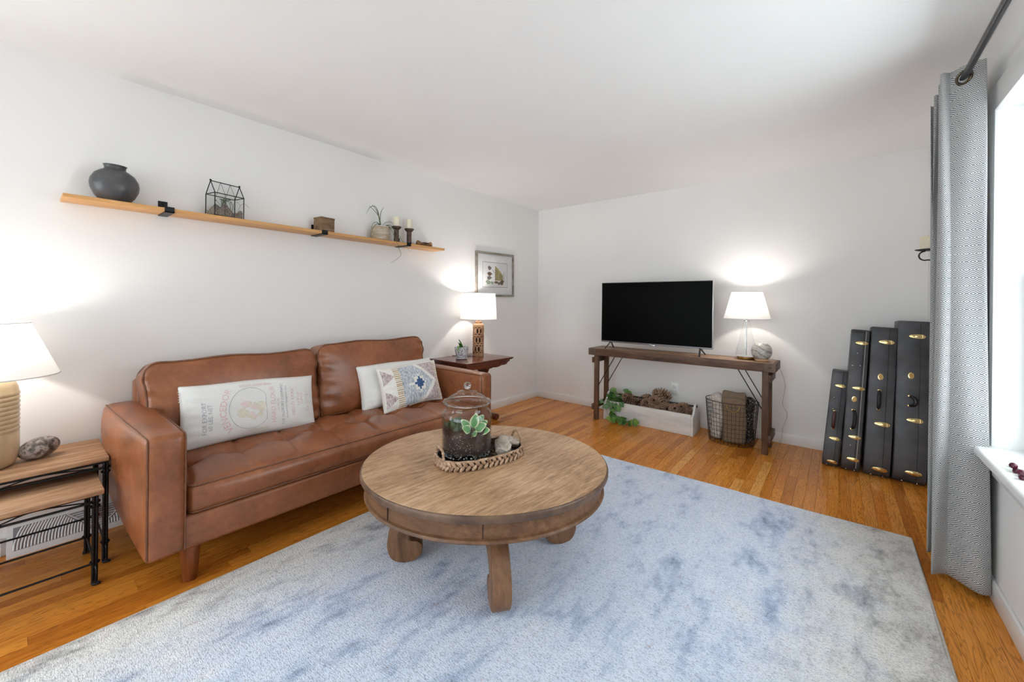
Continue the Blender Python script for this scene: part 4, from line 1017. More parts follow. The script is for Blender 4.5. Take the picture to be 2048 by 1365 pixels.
def carved_lamp():
    c = (0.212, -1.345); z0 = 0.6825
    t = thing('table_lamp', 'table lamp with pierced carved wood column on the end table', 'lamp', (c[0], c[1], z0))
    Mw = wood('carved_tan_wood', [S(120, 84, 58), S(164, 122, 90), S(190, 150, 116)], 'z', 0.5, 14, 5, 0.1)
    Md = pm('dark_core', S(58, 40, 30), rough=0.8)
    Rr = 0.058
    MB().lathe([(0, 0), (Rr, 0), (Rr, 0.016), (Rr - 0.004, 0.02), (0, 0.02)], (*c, z0), 32).build('foot', Mw, t)
    MB().lathe([(0.034, 0.018), (0.034, 0.30)], (*c, z0), 24).build('core', Md, t)
    for k in range(4):
        z = 0.02 + 0.092 * k; 
        MB().lathe([(0.036, z), (Rr, z), (Rr + 0.001, z + 0.006), (Rr, z + 0.012), (0.036, z + 0.012)], (*c, z0), 32).build('band', Mw, t)
    for row in range(3):
        zc = z0 + 0.032 + 0.04 + 0.092 * row
        for k in range(9):
            a0 = 2 * PI * k / 9 + 0.2 * row; P = []
            for q in np.linspace(0, 2 * PI, 20, endpoint=False):
                a = a0 + 0.30 * math.cos(q); P.append((c[0] + (Rr - 0.007) * math.cos(a), c[1] + (Rr - 0.007) * math.sin(a), zc + 0.034 * math.sin(q)))
            MB().tube(P, 0.0068, 6, closed=True).build('carved_loop', Mw, t)
    MB().lathe([(0, 0.30), (Rr, 0.30), (Rr, 0.318), (0.046, 0.328), (0.034, 0.334), (0.036, 0.342), (0.036, 0.35), (0.014, 0.354), (0.012, 0.40), (0, 0.40)], (*c, z0), 32).build('shoulder', Mw, t)
    shade(t, c, 1.058, 1.322, 0.187, 0.170); bulb(t, c, 1.2, 1.06)
    MB().ball((c[0], c[1], 1.195), (0.028, 0.028, 0.036), 12, 8).build('bulb', M_bulb, t)
    MB().tube(bez([(c[0], c[1] - 0.055, z0 + 0.006), (c[0] - 0.02, c[1] - 0.10, z0 + 0.004), (c[0] - 0.10, c[1] - 0.15, z0 + 0.004), (0.02, c[1] - 0.18, z0 + 0.004)], 6), 0.003, 6).build('cord', M_cord, t)
    lamp_light('carved_lamp_light', (c[0], c[1], 1.245), LAMP_R)
carved_lamp()
def orchid_pot():
    c = np.array([0.262, -1.628, 0.6825]); t = thing('potted_orchid', 'small leafy plant in a grey patterned pot on the end table', 'plant', tuple(c))
    tN = NT('blue_grey_glaze'); v = tN.coords('Object', (1, 1, 1)); vo = tN.n('ShaderNodeTexVoronoi'); vo.inputs['Scale'].default_value = 85; tN.l(v, vo.inputs['Vector'])
    tN.l(tN.ramp(vo.outputs['Distance'], [(0.30, S(70, 74, 84)), (0.42, S(206, 206, 208))]), tN.b.inputs['Base Color']); tN.b.inputs['Roughness'].default_value = 0.3
    MB().lathe([(0, 0.012), (0.042, 0.012), (0.05, 0.02), (0.064, 0.075), (0.068, 0.118), (0.064, 0.118), (0.058, 0.08), (0, 0.08)], c, 28).build('pot', tN.m, t)
    MB().lathe([(0, 0.0005), (0.044, 0.0005), (0.056, 0.008), (0.058, 0.016), (0.053, 0.016), (0.045, 0.009), (0, 0.009)], c, 28).build('saucer', pm('pale_glaze', S(206, 206, 208), rough=0.3), t)
    MB().lathe([(0, 0.1), (0.05, 0.095), (0.064, 0.09), (0, 0.08)], c, 20).build('soil', M_soil, t)
    b = c + np.array([0, 0, 0.095])
    for P, w_ in (([(0, 0, 0), (0.01, -0.02, 0.03), (0.02, -0.055, 0.06), (0.03, -0.10, 0.075)], 0.02), ([(0, 0, 0), (0.0, -0.01, 0.05), (0.0, -0.03, 0.085), (0.005, -0.045, 0.10)], 0.013), ([(0, 0, 0), (0.02, -0.04, 0.03), (0.035, -0.075, 0.02), (0.04, -0.09, -0.03)], 0.02), ([(0, 0, 0), (-0.01, 0.01, 0.025), (-0.01, 0.03, 0.045)], 0.012)):
        blade(MB(), [b + np.array(q) for q in P], w_, 0.25).build('leaf', M_leaf, t, recalc=False)
orchid_pot()
# ------------------------------------------------------------------ coffee table
TZ, TC = 0.461, np.array([1.73, -2.868])
M_table = wood('worn_oak', [S(112, 80, 54), S(154, 116, 82), S(180, 142, 106), S(194, 160, 124)], 'y', 0.5, 7, 7, 0.12)
M_tabled = wood('worn_oak_dark', [S(78, 52, 34), S(112, 78, 52), S(140, 102, 72)], 'x', 0.45, 8, 5, 0.12)
def table_mat():
    t = NT('worn_oak_top'); b = t.b; b.inputs['Roughness'].default_value = 0.42; b.inputs['Specular IOR Level'].default_value = 0.4
    v = t.coords('Object', (1, 1, 1), (0, 0, 0.08))
    mp = t.n('ShaderNodeMapping'); mp.inputs['Scale'].default_value = (10, 1.0, 1); t.l(v, mp.inputs['Vector'])
    n1 = t.noise(mp.outputs[0], 7, 6, 0.7, 0.5); n2 = t.noise(mp.outputs[0], 26, 4, 0.7); n3 = t.noise(v, 2.6, 4, 0.6)
    f = t.math('ADD', t.math('MULTIPLY', n1, 0.45), t.math('ADD', t.math('MULTIPLY', n2, 0.25), t.math('MULTIPLY', n3, 0.3)))
    c = t.ramp(f, [(0.36, S(120, 88, 62)), (0.45, S(164, 128, 94)), (0.53, S(196, 158, 122)), (0.64, S(216, 184, 150))])
    # board joints across the top
    mq = t.n('ShaderNodeMapping'); mq.inputs['Scale'].default_value = (1, 1, 1); t.l(v, mq.inputs['Vector'])
    sp = t.n('ShaderNodeSeparateXYZ'); t.l(mq.outputs[0], sp.inputs[0])
    fr = t.math('FRACT', t.math('ADD', t.math('MULTIPLY', sp.outputs[0], 5.2), 0.31))
    ln = t.math('LESS_THAN', fr, 0.012)
    c = t.mix(t.math('MULTIPLY', ln, 0.35), c, S(84, 58, 38))
    st = t.noise(v, 11, 5, 0.75); sf = t.ramp(st, [(0.64, (0, 0, 0, 1)), (0.75, (1, 1, 1, 1))])
    c = t.mix(t.math('MULTIPLY', sf, 0.3), c, S(110, 76, 52))
    t.l(c, b.inputs['Base Color']); t.bump(n2, 0.10, 0.001); return t.m
M_edge = pm('rubbed_dark_edge', [S(62, 46, 38), S(96, 72, 56), S(124, 96, 74)], rough=0.4, scale=9, detail=6)
def coffee_table():
    t = thing('coffee_table', 'round worn oak coffee table on a pedestal with four scroll feet', 'table', (TC[0], TC[1], 0.014))
    ca, sa = math.cos(YAW), math.sin(YAW); a, b = 0.59, 0.54
    def oval(prof, name, mat, n=96, parent=t, k=1.0):
        th = np.linspace(0, 2 * PI, n, endpoint=False); V = []
        for (d, z) in prof:
            ox = (a + d) * np.cos(th) if d > -1 else 0 * th; oy = (b + d) * np.sin(th) if d > -1 else 0 * th
            V.append(np.stack([TC[0] + ox * ca - oy * sa, TC[1] + ox * sa + oy * ca, np.full(n, z)], 1))
        m = len(prof); V = np.concatenate(V); Fc = []
        for i in range(m - 1):
            for j in range(n): j2 = (j + 1) % n; Fc.append([i * n + j, i * n + j2, (i + 1) * n + j2, (i + 1) * n + j])
        Fc += [list(range(n))[::-1], [(m - 1) * n + j for j in range(n)]]
        return MB().add(V, Fc).build(name, mat, parent)
    oval([(-0.02, TZ - 0.033), (-0.006, TZ - 0.033), (0, TZ - 0.025), (0.0, TZ - 0.008), (-0.003, TZ - 0.003), (-0.008, TZ - 0.001)], 'top_edge', M_edge)
    oval([(-0.03, TZ - 0.02), (-0.0065, TZ - 0.003), (-0.008, TZ)], 'top', table_mat())
    ap = oval([(-0.03, TZ - 0.118), (-0.022, TZ - 0.118), (-0.018, TZ - 0.112), (-0.022, TZ - 0.104), (-0.031, TZ - 0.100), (-0.032, TZ - 0.04), (-0.026, TZ - 0.033)], 'apron', M_tabled)
    for ph in (4.0, 4.75, 0.6, 2.2):      # butt joints in the bent apron
        ox, oy = (a - 0.0295) * math.cos(ph), (b - 0.0295) * math.sin(ph); p = (TC[0] + ox * ca - oy * sa, TC[1] + ox * sa + oy * ca, TZ - 0.07)
        MB().box(p, (0.004, 0.0025, 0.06), rotm('z', math.atan2(p[1] - TC[1], p[0] - TC[0]))).build('joint', pm('joint_dark', S(48, 32, 22), rough=0.9), ap, smooth=False)
    M_ped = wood('worn_oak_pedestal', [S(84, 56, 38), S(120, 84, 58), S(146, 108, 78)], 'z', 0.45, 8, 5, 0.12)
    n = 8
    MB().lathe([(0.0, 0.105), (0.075, 0.105), (0.105, 0.125), (0.112, 0.15), (0.10, 0.2), (0.095, TZ - 0.115), (0, TZ - 0.115)], (TC[0], TC[1], 0), 8).build('pedestal', M_ped, t, ang=30)
    MB().rb((TC[0], TC[1], TZ - 0.102), (0.5, 0.5, 0.03), 0.004, rotm('z', YAW)).build('top_frame', M_ped, t)
    # scroll leg outline (r outwards, z up)
    out = []
    top = bez([(0.06, 0.318), (0.16, 0.318), (0.26, 0.308), (0.345, 0.28), (0.41, 0.232), (0.45, 0.165), (0.463, 0.11), (0.455, 0.06), (0.43, 0.028), (0.385, 0.0145)], 7)
    cur = bez([(0.385, 0.0145), (0.342, 0.02), (0.308, 0.046), (0.302, 0.082), (0.322, 0.107), (0.352, 0.113), (0.362, 0.128), (0.345, 0.155), (0.295, 0.182), (0.22, 0.194), (0.14, 0.18), (0.06, 0.16)], 6)
    out = np.vstack([top, cur[1:]])
    for k in range(4):
        ang = math.radians(-39 + 90 * k)
        A = np.array([math.cos(ang), math.sin(ang), 0]); Cn = np.array([-math.sin(ang), math.cos(ang), 0])
        MB().prism(out, -0.038, 0.038, (np.array([TC[0], TC[1], 0]), A, I3[2], Cn), bev=0.006).build('leg', M_ped, t, ang=30)
coffee_table()
# ------------------------------------------------------------------ tray with jar and driftwood
JC = np.array([1.648, -2.922])
def tray():
    c = np.array([1.70, -2.878, TZ + 0.0005]); th = 1.27; ex = np.array([math.cos(th), math.sin(th), 0]); ey = np.array([-math.sin(th), math.cos(th), 0])
    t = thing('woven_tray', 'oval seagrass tray with looped handles on the coffee table', 'tray', tuple(c))
    a, b = 0.225, 0.132
    def G(u, r, z):   # stadium-like superellipse
        q = 2.6; k = (abs(math.cos(u)) ** q + abs(math.sin(u)) ** q) ** (-1 / q)
        return c + ex * (a + r) * math.cos(u) * k + ey * (b + r) * math.sin(u) * k + np.array([0, 0, z])
    Mw = pm('seagrass', [S(110, 84, 62), S(164, 132, 106), S(204, 176, 150)], rough=0.8, scale=30, rnd=True, bump=0.4, bscale=120)
    Md = pm('seagrass_dark', [S(62, 46, 36), S(98, 76, 58)], rough=0.9, scale=30)
    n = 48; V = [G(2 * PI * i / n, -0.012, 0.002) for i in range(n)] + [G(2 * PI * i / n, -0.012, 0.010) for i in range(n)]
    MB().add(V, [list(range(n))[::-1], list(range(n, 2 * n))] + [[i, (i + 1) % n, n + (i + 1) % n, n + i] for i in range(n)]).build('tray_floor', Md, t)
    V = []
    for i in range(n):
        u = 2 * PI * i / n; V += [G(u, -0.010, 0.004), G(u, -0.004, 0.004), G(u, -0.004, 0.04), G(u, -0.010, 0.04)]
    MB().add(V, [[i * 4 + j, ((i + 1) % n) * 4 + j, ((i + 1) % n) * 4 + (j + 1) % 4, i * 4 + (j + 1) % 4] for i in range(n) for j in range(4)]).build('tray_side', Md, t)
    m = 50
    for row, (z, sl, r0) in enumerate(((0.013, 0.85, 0.0), (0.033, -0.85, 0.0015))):
        for i in range(m):
            u = 2 * PI * (i + 0.5 * row) / m; p = G(u, r0, z); q = G(u + 0.02, r0, z); tn = q - p; tn /= np.linalg.norm(tn); nn = np.cross(tn, I3[2])
            ax = tn * math.cos(sl) + I3[2] * math.sin(sl)
            ax2 = np.cross(nn, ax); Rm = np.stack([ax, nn, ax2], 1)
            MB().ball(p, (0.0185, 0.0075, 0.0088), 7, 5, R=Rm).build('weave_strand', Mw, t)
    P = [G(2 * PI * i / 64, -0.002, 0.042 + 0.0015 * math.sin(i * 1.7)) for i in range(64)]
    MB().tube(P, 0.006, 6, closed=True).build('rim', Mw, t)
    for sgn in (1, -1):
        u0 = 0.0 if sgn > 0 else PI; w_ = 0.36
        p0, p1 = G(u0 - w_, -0.002, 0.036), G(u0 + w_, -0.002, 0.036); mid = G(u0, -0.01 if sgn > 0 else 0.0, 0.098)
        P = bez([p0, p0 * 0.8 + p1 * 0.2 + np.array([0, 0, 0.045]), mid, p1 * 0.8 + p0 * 0.2 + np.array([0, 0, 0.045]), p1], 8)
        h_ = MB().tube(P, 0.0055, 7).build('handle', Mw, t)
        for i in range(2, len(P) - 2, 2):
            T_, N_, B_ = frames(P); Rm = np.stack([N_[i], B_[i], T_[i]], 1)
            MB().lathe([(0.0055, -0.004), (0.0075, 0.0), (0.0055, 0.004)], P[i], 7, R=Rm).build('binding', Mw, h_)
    # dry leaf litter lying in the tray
    r2 = random.Random(9); mb = MB()
    for k in range(170):
        u = r2.uniform(0, 2 * PI); f = math.sqrt(r2.random()) * 0.88; p = c + (G(u, -0.02, 0) - c) * f
        if np.linalg.norm(p[:2] - JC) < 0.13: continue
        a_ = r2.uniform(0, 2 * PI); L = r2.uniform(0.008, 0.02); d1 = np.array([math.cos(a_), math.sin(a_), r2.uniform(-0.2, 0.4)]) * L; d2 = np.array([-math.sin(a_), math.cos(a_), r2.uniform(-0.3, 0.3)]) * L * 0.4
        z = np.array([0, 0, 0.013 + r2.uniform(0, 0.008)]); mb.add([p + z - d1, p + z - d2, p + z + d1, p + z + d2], [[0, 1, 2, 3]])
    o = mb.build('leaf_litter', pm('dry_leaves', [S(54, 44, 36), S(96, 80, 62), S(120, 104, 84)], rough=0.9, scale=60), t, smooth=False, recalc=False); o['kind'] = 'stuff'
    return c, ex, ey
tc_, tex_, tey_ = tray()
def jar():
    zb = TZ + 0.0115; c = np.array([JC[0], JC[1], zb])
    t = thing('glass_jar', 'lidded glass jar planted as a terrarium standing in the tray', 'jar', tuple(c))
    k = 0.1215
    outp = [(0, 0.0), (0.104, 0.0), (0.116, 0.006), (k, 0.02), (k + 0.002, 0.10), (k + 0.002, 0.195), (k, 0.212), (0.112, 0.226), (0.1045, 0.234), (0.1045, 0.25), (0.1085, 0.256)]
    MB().lathe_open(outp, c, 56).build('glass_body', M_glass, t, ang=60, recalc=False)
    inn = [(0, 0.007), (0.100, 0.007), (0.115, 0.014), (k - 0.004, 0.028), (k - 0.002, 0.195), (k - 0.005, 0.21), (0.107, 0.224), (0.1005, 0.234), (0.1005, 0.254), (0.1085, 0.256)]
    MB().lathe_open(inn, c, 56).build('glass_inner_face', M_glass, t, ang=60, recalc=False)
    lid = [(0.100, 0.25), (0.103, 0.257), (0.114, 0.260), (0.1185, 0.266), (0.116, 0.273), (0.102, 0.279), (0.085, 0.292), (0.062, 0.304), (0.05, 0.308), (0.049, 0.315), (0.04, 0.318), (0.018, 0.320), (0.011, 0.325), (0.012, 0.329)]
    l_ = MB().lathe_open(lid, c, 56).build('lid', M_glass, t, ang=60, recalc=False)
    tg = NT('solid_glass'); tg.b.inputs['Transmission Weight'].default_value = 1.0; tg.b.inputs['Roughness'].default_value = 0.02; tg.b.inputs['IOR'].default_value = 1.45
    MB().ball(c + np.array([0, 0, 0.345]), 0.0185, 20, 14).build('knob', tg.m, l_)
    MB().tube([c + np.array([0.1165 * math.cos(a), 0.1165 * math.sin(a), 0.266]) for a in np.linspace(0, 2 * PI, 56, endpoint=False)], 0.003, 6, closed=True).build('lid_rim', tg.m, l_)
    # pebble bed
    r2 = random.Random(12); mb = MB()
    for i in range(330):
        a = r2.uniform(0, 2 * PI); rad = 0.1165 - r2.random() ** 2 * 0.04; z = 0.012 + r2.uniform(0, 0.03); rad = min(rad, 0.108 if z < 0.018 else 0.113)
        s_ = r2.uniform(0.003, 0.0062); mb.ball(c + np.array([rad * math.cos(a), rad * math.sin(a), z]), (s_, s_ * r2.uniform(0.7, 1), s_ * r2.uniform(0.6, 0.9)), 6, 4, R=rotm('z', a), mi=r2.choice((0, 0, 1, 2)))
    o = mb.build('pebbles', [pm('pale_pebble', S(196, 194, 190), rough=0.5), pm('grey_pebble', S(120, 122, 124), rough=0.5), pm('dark_pebble', S(66, 66, 66), rough=0.5)], t, ang=180); o['kind'] = 'stuff'
    Ms = NT('perlite_soil'); v = Ms.coords('Object'); n1 = Ms.noise(v, 60, 5, 0.7); vo = Ms.n('ShaderNodeTexVoronoi'); vo.inputs['Scale'].default_value = 120; Ms.l(v, vo.inputs['Vector'])
    base_ = Ms.ramp(n1, [(0.3, S(30, 22, 20)), (0.55, S(58, 42, 36)), (0.75, S(84, 64, 54))]); n4 = Ms.noise(v, 22, 2)
    dots = Ms.math('MULTIPLY', Ms.math('LESS_THAN', vo.outputs['Distance'], 0.17), Ms.math('GREATER_THAN', n4, 0.46))
    Ms.l(Ms.mix(dots, base_, S(214, 208, 200)), Ms.b.inputs['Base Color']); Ms.b.inputs['Roughness'].default_value = 0.95; Ms.bump(n1, 0.8, 0.004)
    n = 40; V = []; Fc = []
    hts = [0.138 + 0.014 * math.sin(a * 2 + 1) + 0.008 * math.sin(5 * a) for a in np.linspace(0, 2 * PI, n, endpoint=False)]
    for ring, (rr, zf) in enumerate(((0.1165, 'lo'), (0.1175, 'hi'), (0.08, 'hi'), (0.04, 'hi'))):
        for i in range(n):
            a = 2 * PI * i / n; z = 0.036 + 0.006 * math.sin(7 * a) if zf == 'lo' else hts[i] * (1 if ring == 1 else 0.6 if ring == 2 else 0.35) + (0 if ring == 1 else 0.135 * (0.4 if ring == 2 else 0.65)); V.append(c + np.array([rr * math.cos(a), rr * math.sin(a), z]))
    for q in range(3):
        for i in range(n): i2 = (i + 1) % n; Fc.append([q * n + i, q * n + i2, (q + 1) * n + i2, (q + 1) * n + i])
    Fc += [list(range(n))[::-1], [3 * n + i for i in range(n)]]
    MB().add(V, Fc).build('soil', Ms.m, t)
    # variegated leaves (near side, right) and darker leaves
    Mv = NT('variegated_leaf'); uvn = Mv.n('ShaderNodeUVMap'); sp = Mv.n('ShaderNodeSeparateXYZ'); Mv.l(uvn.outputs[0], sp.inputs[0])
    nz = Mv.noise(Mv.coords('Object'), 60, 3)
    e = Mv.math('ADD', sp.outputs[0], Mv.math('MULTIPLY', Mv.math('SUBTRACT', nz, 0.5), 0.5))
    Mv.l(Mv.ramp(e, [(0.0, S(92, 150, 92)), (0.62, S(112, 160, 104)), (0.78, S(206, 216, 172)), (1.0, S(224, 228, 196))]), Mv.b.inputs['Base Color']); Mv.b.inputs['Roughness'].default_value = 0.4
    def leaf(base, dirv, up, L, Wd, mat, parent=t, curl=0.25):
        d = np.array(dirv, float); d /= np.linalg.norm(d); s_ = np.cross(d, up); s_ /= np.linalg.norm(s_); u_ = np.cross(s_, d)
        n_, m_ = 8, 6; V = []; Fc = []; UV = []
        for i in range(n_ + 1):
            f = i / n_; w_ = Wd * math.sin(PI * (f * 0.93 + 0.03)) ** 0.75 * (1 - 0.15 * f)
            for j in range(m_ + 1):
                q = -1 + 2 * j / m_; V.append(np.array(base) + d * L * f + s_ * w_ * q + u_ * (0.25 * w_ * q * q - curl * L * f * f)); UV.append((max(abs(q), f ** 4), f))
        for i in range(n_):
            for j in range(m_): k0 = i * (m_ + 1) + j; Fc.append([k0, k0 + m_ + 1, k0 + m_ + 2, k0 + 1])
        o = MB().add(V, Fc).build('leaf', mat, parent, ang=180, recalc=False); uv = o.data.uv_layers.new(name='UVMap')
        for lp in o.data.loops: uv.data[lp.index].uv = UV[lp.vertex_index]
        return o
    cam_d = np.array([CAM[0] - c[0], CAM[1] - c[1], 0]); cam_d /= np.linalg.norm(cam_d); rt = np.array([-cam_d[1], cam_d[0], 0])
    b = c + cam_d * 0.06 + rt * 0.025 + np.array([0, 0, 0.125])
    for (r_, f_, z_, L, Wd) in ((0.010, 0.03, 0.07, 0.065, 0.021), (0.035, 0.03, 0.045, 0.055, 0.022), (-0.032, 0.02, 0.06, 0.05, 0.018), (0.055, 0.01, 0.06, 0.05, 0.019), (0.02, 0.0, 0.085, 0.045, 0.018), (0.045, -0.01, 0.085, 0.05, 0.018), (0.005, 0.045, 0.02, 0.045, 0.02), (-0.02, 0.035, 0.035, 0.05, 0.02), (0.06, 0.03, 0.03, 0.05, 0.02)):
        tip = np.array([0, 0, 0]) + rt * r_ + cam_d * f_ * 0.6 + np.array([0, 0, z_]); MB().tube([b, b + tip * 0.5], 0.0015, 4).build('stem', M_stem, t)
        leaf(b + tip * 0.45, tip * 0.8 + cam_d * 0.01 - np.array([0, 0, 0.01]), cam_d + np.array([0, 0, 0.5]), L * 1.15, Wd * 1.15, Mv.m)
    Mdk = pm('dark_fern', [S(52, 70, 50), S(92, 116, 80)], rough=0.5, scale=40, rnd=True)
    r3 = random.Random(3); b2 = c - rt * 0.05 + cam_d * 0.03 + np.array([0, 0, 0.138])
    for k in range(34):
        a = r3.uniform(0, 2 * PI); d = np.array([math.cos(a) * 0.5, math.sin(a) * 0.5, r3.uniform(0.4, 1.2)]); p = b2 + np.array([r3.uniform(-0.03, 0.03), r3.uniform(-0.03, 0.03), 0])
        leaf(p, d, cam_d + np.array([0.1, 0.1, 0.6]), r3.uniform(0.035, 0.065), r3.uniform(0.008, 0.014), Mdk)
jar()
def driftwood():
    M_d = pm('grey_driftwood', [S(120, 104, 92), S(168, 152, 138), S(198, 184, 170), S(104, 88, 76)], rough=0.9, scale=9, stretch=(1, 1, 3), detail=7, dist=1.5, bump=0.7, bscale=40, bdist=0.006)
    c = np.array([1.748, -2.748, TZ + 0.010])
    P = bez([c + np.array([0.05, -0.085, 0.024]), c + np.array([0.035, -0.045, 0.034]), c + np.array([-0.005, -0.01, 0.046]), c + np.array([-0.005, 0.04, 0.034]), c + np.array([0.03, 0.075, 0.022])], 6)
    T, N, B = frames(P); n = 14; V = []; m = len(P)
    for i in range(m):
        f = i / (m - 1); r = 0.034 * (0.62 + 0.5 * math.sin(PI * (f * 0.75 + 0.12)))
        for j in range(n):
            a = 2 * PI * j / n; q = r * (1 + 0.14 * math.sin(3 * a + f * 5) + 0.09 * math.sin(7 * a + 9 * f)); p = P[i] + N[i] * q * math.cos(a) * 1.1 + B[i] * q * math.sin(a) * 0.8; p[2] = max(p[2], TZ + 0.0125); V.append(p)
    Fc = [[i * n + j, i * n + (j + 1) % n, (i + 1) * n + (j + 1) % n, (i + 1) * n + j] for i in range(m - 1) for j in range(n)] + [list(range(n))[::-1], [(m - 1) * n + j for j in range(n)]]
    tag(MB().add(V, Fc).build('driftwood', M_d, ang=60), 'gnarled grey driftwood lying in the tray beside the jar', 'driftwood')
driftwood()
# ------------------------------------------------------------------ console table along the back wall
CX0, CX1, CY0, CY1, CZ = 1.008, 2.688, -0.475, -0.155, 0.757
M_cons = wood('reclaimed_brown', [S(96, 70, 54), S(140, 108, 86), S(172, 140, 114), S(190, 160, 134)], 'x', 0.55, 8, 9, 0.3)
M_consd = wood('reclaimed_dark', [S(58, 40, 32), S(92, 66, 52), S(118, 86, 68)], 'x', 0.55, 9, 6, 0.3)
M_consz = wood('reclaimed_post', [S(66, 44, 32), S(98, 68, 50), S(122, 88, 64)], 'z', 0.55, 9, 8, 0.2)
def console():
    t = thing('console_table', 'long narrow reclaimed-wood folding console table under the television', 'table', ((CX0 + CX1) / 2, (CY0 + CY1) / 2, 0))
    ab = CZ - 0.072
    n = 4; w_ = (CY1 - CY0 - 0.05) / n
    for i in range(n): MB().b2((CX0 + 0.022, CY0 + 0.025 + w_ * i + 0.0006, CZ - 0.022), (CX1 - 0.022, CY0 + 0.025 + w_ * (i + 1) - 0.0006, CZ - 0.001 * (i % 2)), 0.002).build('top_plank', M_cons, t)
    MB().b2((CX0, CY0, ab), (CX1, CY0 + 0.025, CZ), 0.003).build('apron', M_consd, t); MB().b2((CX0, CY1 - 0.025, ab), (CX1, CY1, CZ), 0.003).build('apron', M_consd, t)
    for x in (CX0, CX1 - 0.022): MB().b2((x, CY0 + 0.0255, ab), (x + 0.022, CY1 - 0.0255, CZ), 0.003).build('end_board', M_consd, t)
    Mp = pm('iron_corner', [S(82, 66, 56), S(118, 98, 82)], rough=0.6, metal=0.2, scale=20)
    for x in (CX0 - 0.001, CX1 - 0.079):
        for y in (CY0 - 0.0015, CY1 - 0.0005):
            pl = MB().b2((x, y, ab + 0.003), (x + 0.08, y + 0.002, CZ - 0.003)).build('corner_plate', Mp, t, smooth=False)
            for dz in (0.028, 0.045): MB().ball((x + 0.04 + (dz - 0.036) * 0.8, y if y < -0.3 else y + 0.002, ab + 0.036), 0.004, 8, 6).build('bolt', M_black, pl)
    for sx, xc in ((-1, CX0 + 0.075), (1, CX1 - 0.075)):
        x = xc
        for y in (CY0 + 0.045, CY1 - 0.045):
            yy = y
            MB().rb((x, yy, ab / 2), (0.046, 0.036, ab + 0.002), 0.003).build('leg', M_consz, t)
            xa = x + (-sx) * 0.024
            MB().tube([(xa, yy, ab * 0.42 if False else ab - 0.315), (x - sx * 0.20, yy + 0.0, ab - 0.005)], 0.0042, 6).build('brace_rod', M_black, t)
        for z in (ab - 0.055, 0.135): MB().rb((x + sx * 0.034, (CY0 + CY1) / 2, z), (0.022, CY1 - CY0 - 0.035, 0.058), 0.003).build('cross_rail', M_consd, t)
console()
# ------------------------------------------------------------------ television
def tv():
    x0, x1, z0, z1, y = 1.09, 2.195, 0.822, 1.457, -0.352
    t = thing('television', 'flat-screen television standing on the console table', 'television', ((x0 + x1) / 2, y, CZ))
    Msl = pm('silver_bezel', S(176, 176, 178), rough=0.3, metal=0.8); Mbk = pm('tv_shell', S(24, 24, 25), rough=0.4)
    Msc = NT('black_screen'); Msc.b.inputs['Base Color'].default_value = (0.0012, 0.0012, 0.0012, 1); Msc.b.inputs['Roughness'].default_value = 0.35; Msc.b.inputs['Specular IOR Level'].default_value = 0.05
    R_ = I3
    MB().b2((x0, y, z0), (x1, y + 0.022, z1), 0.004).build('bezel', Msl, t)
    MB().b2((x0 + 0.007, y - 0.0012, z0 + 0.016), (x1 - 0.007, y + 0.001, z1 - 0.006)).build('screen', Msc.m, t, smooth=False)
    MB().b2((x0 + 0.12, y + 0.02, z0 + 0.02), (x1 - 0.12, y + 0.07, z1 - 0.18), 0.02, k=3).build('rear_shell', Mbk, t)
    MB().b2(((x0 + x1) / 2 - 0.028, y - 0.003, z0 - 0.008), ((x0 + x1) / 2 + 0.028, y + 0.012, z0 + 0.004), 0.003).build('badge', pm('badge_silver', S(206, 208, 220), rough=0.2, metal=0.6), t)
    Mf = pm('grey_metal_foot', S(86, 86, 88), rough=0.35, metal=0.8)
    for x in (x0 + 0.11, x1 - 0.11):
        top = np.array([x, y + 0.012, z0 + 0.012]); mb = MB()
        for dy, dx in ((-0.105, -0.02 if x < 1.5 else 0.02), (0.10, -0.02 if x < 1.5 else 0.02)):
            e = np.array([x + dx, y + 0.012 + dy, CZ + 0.006]); mb.tube([top, (top + e) / 2 + np.array([0, 0, -0.004]), e], 0.0085, 6, flat=0.6)
        mb.build('foot', Mf, t)
tv()
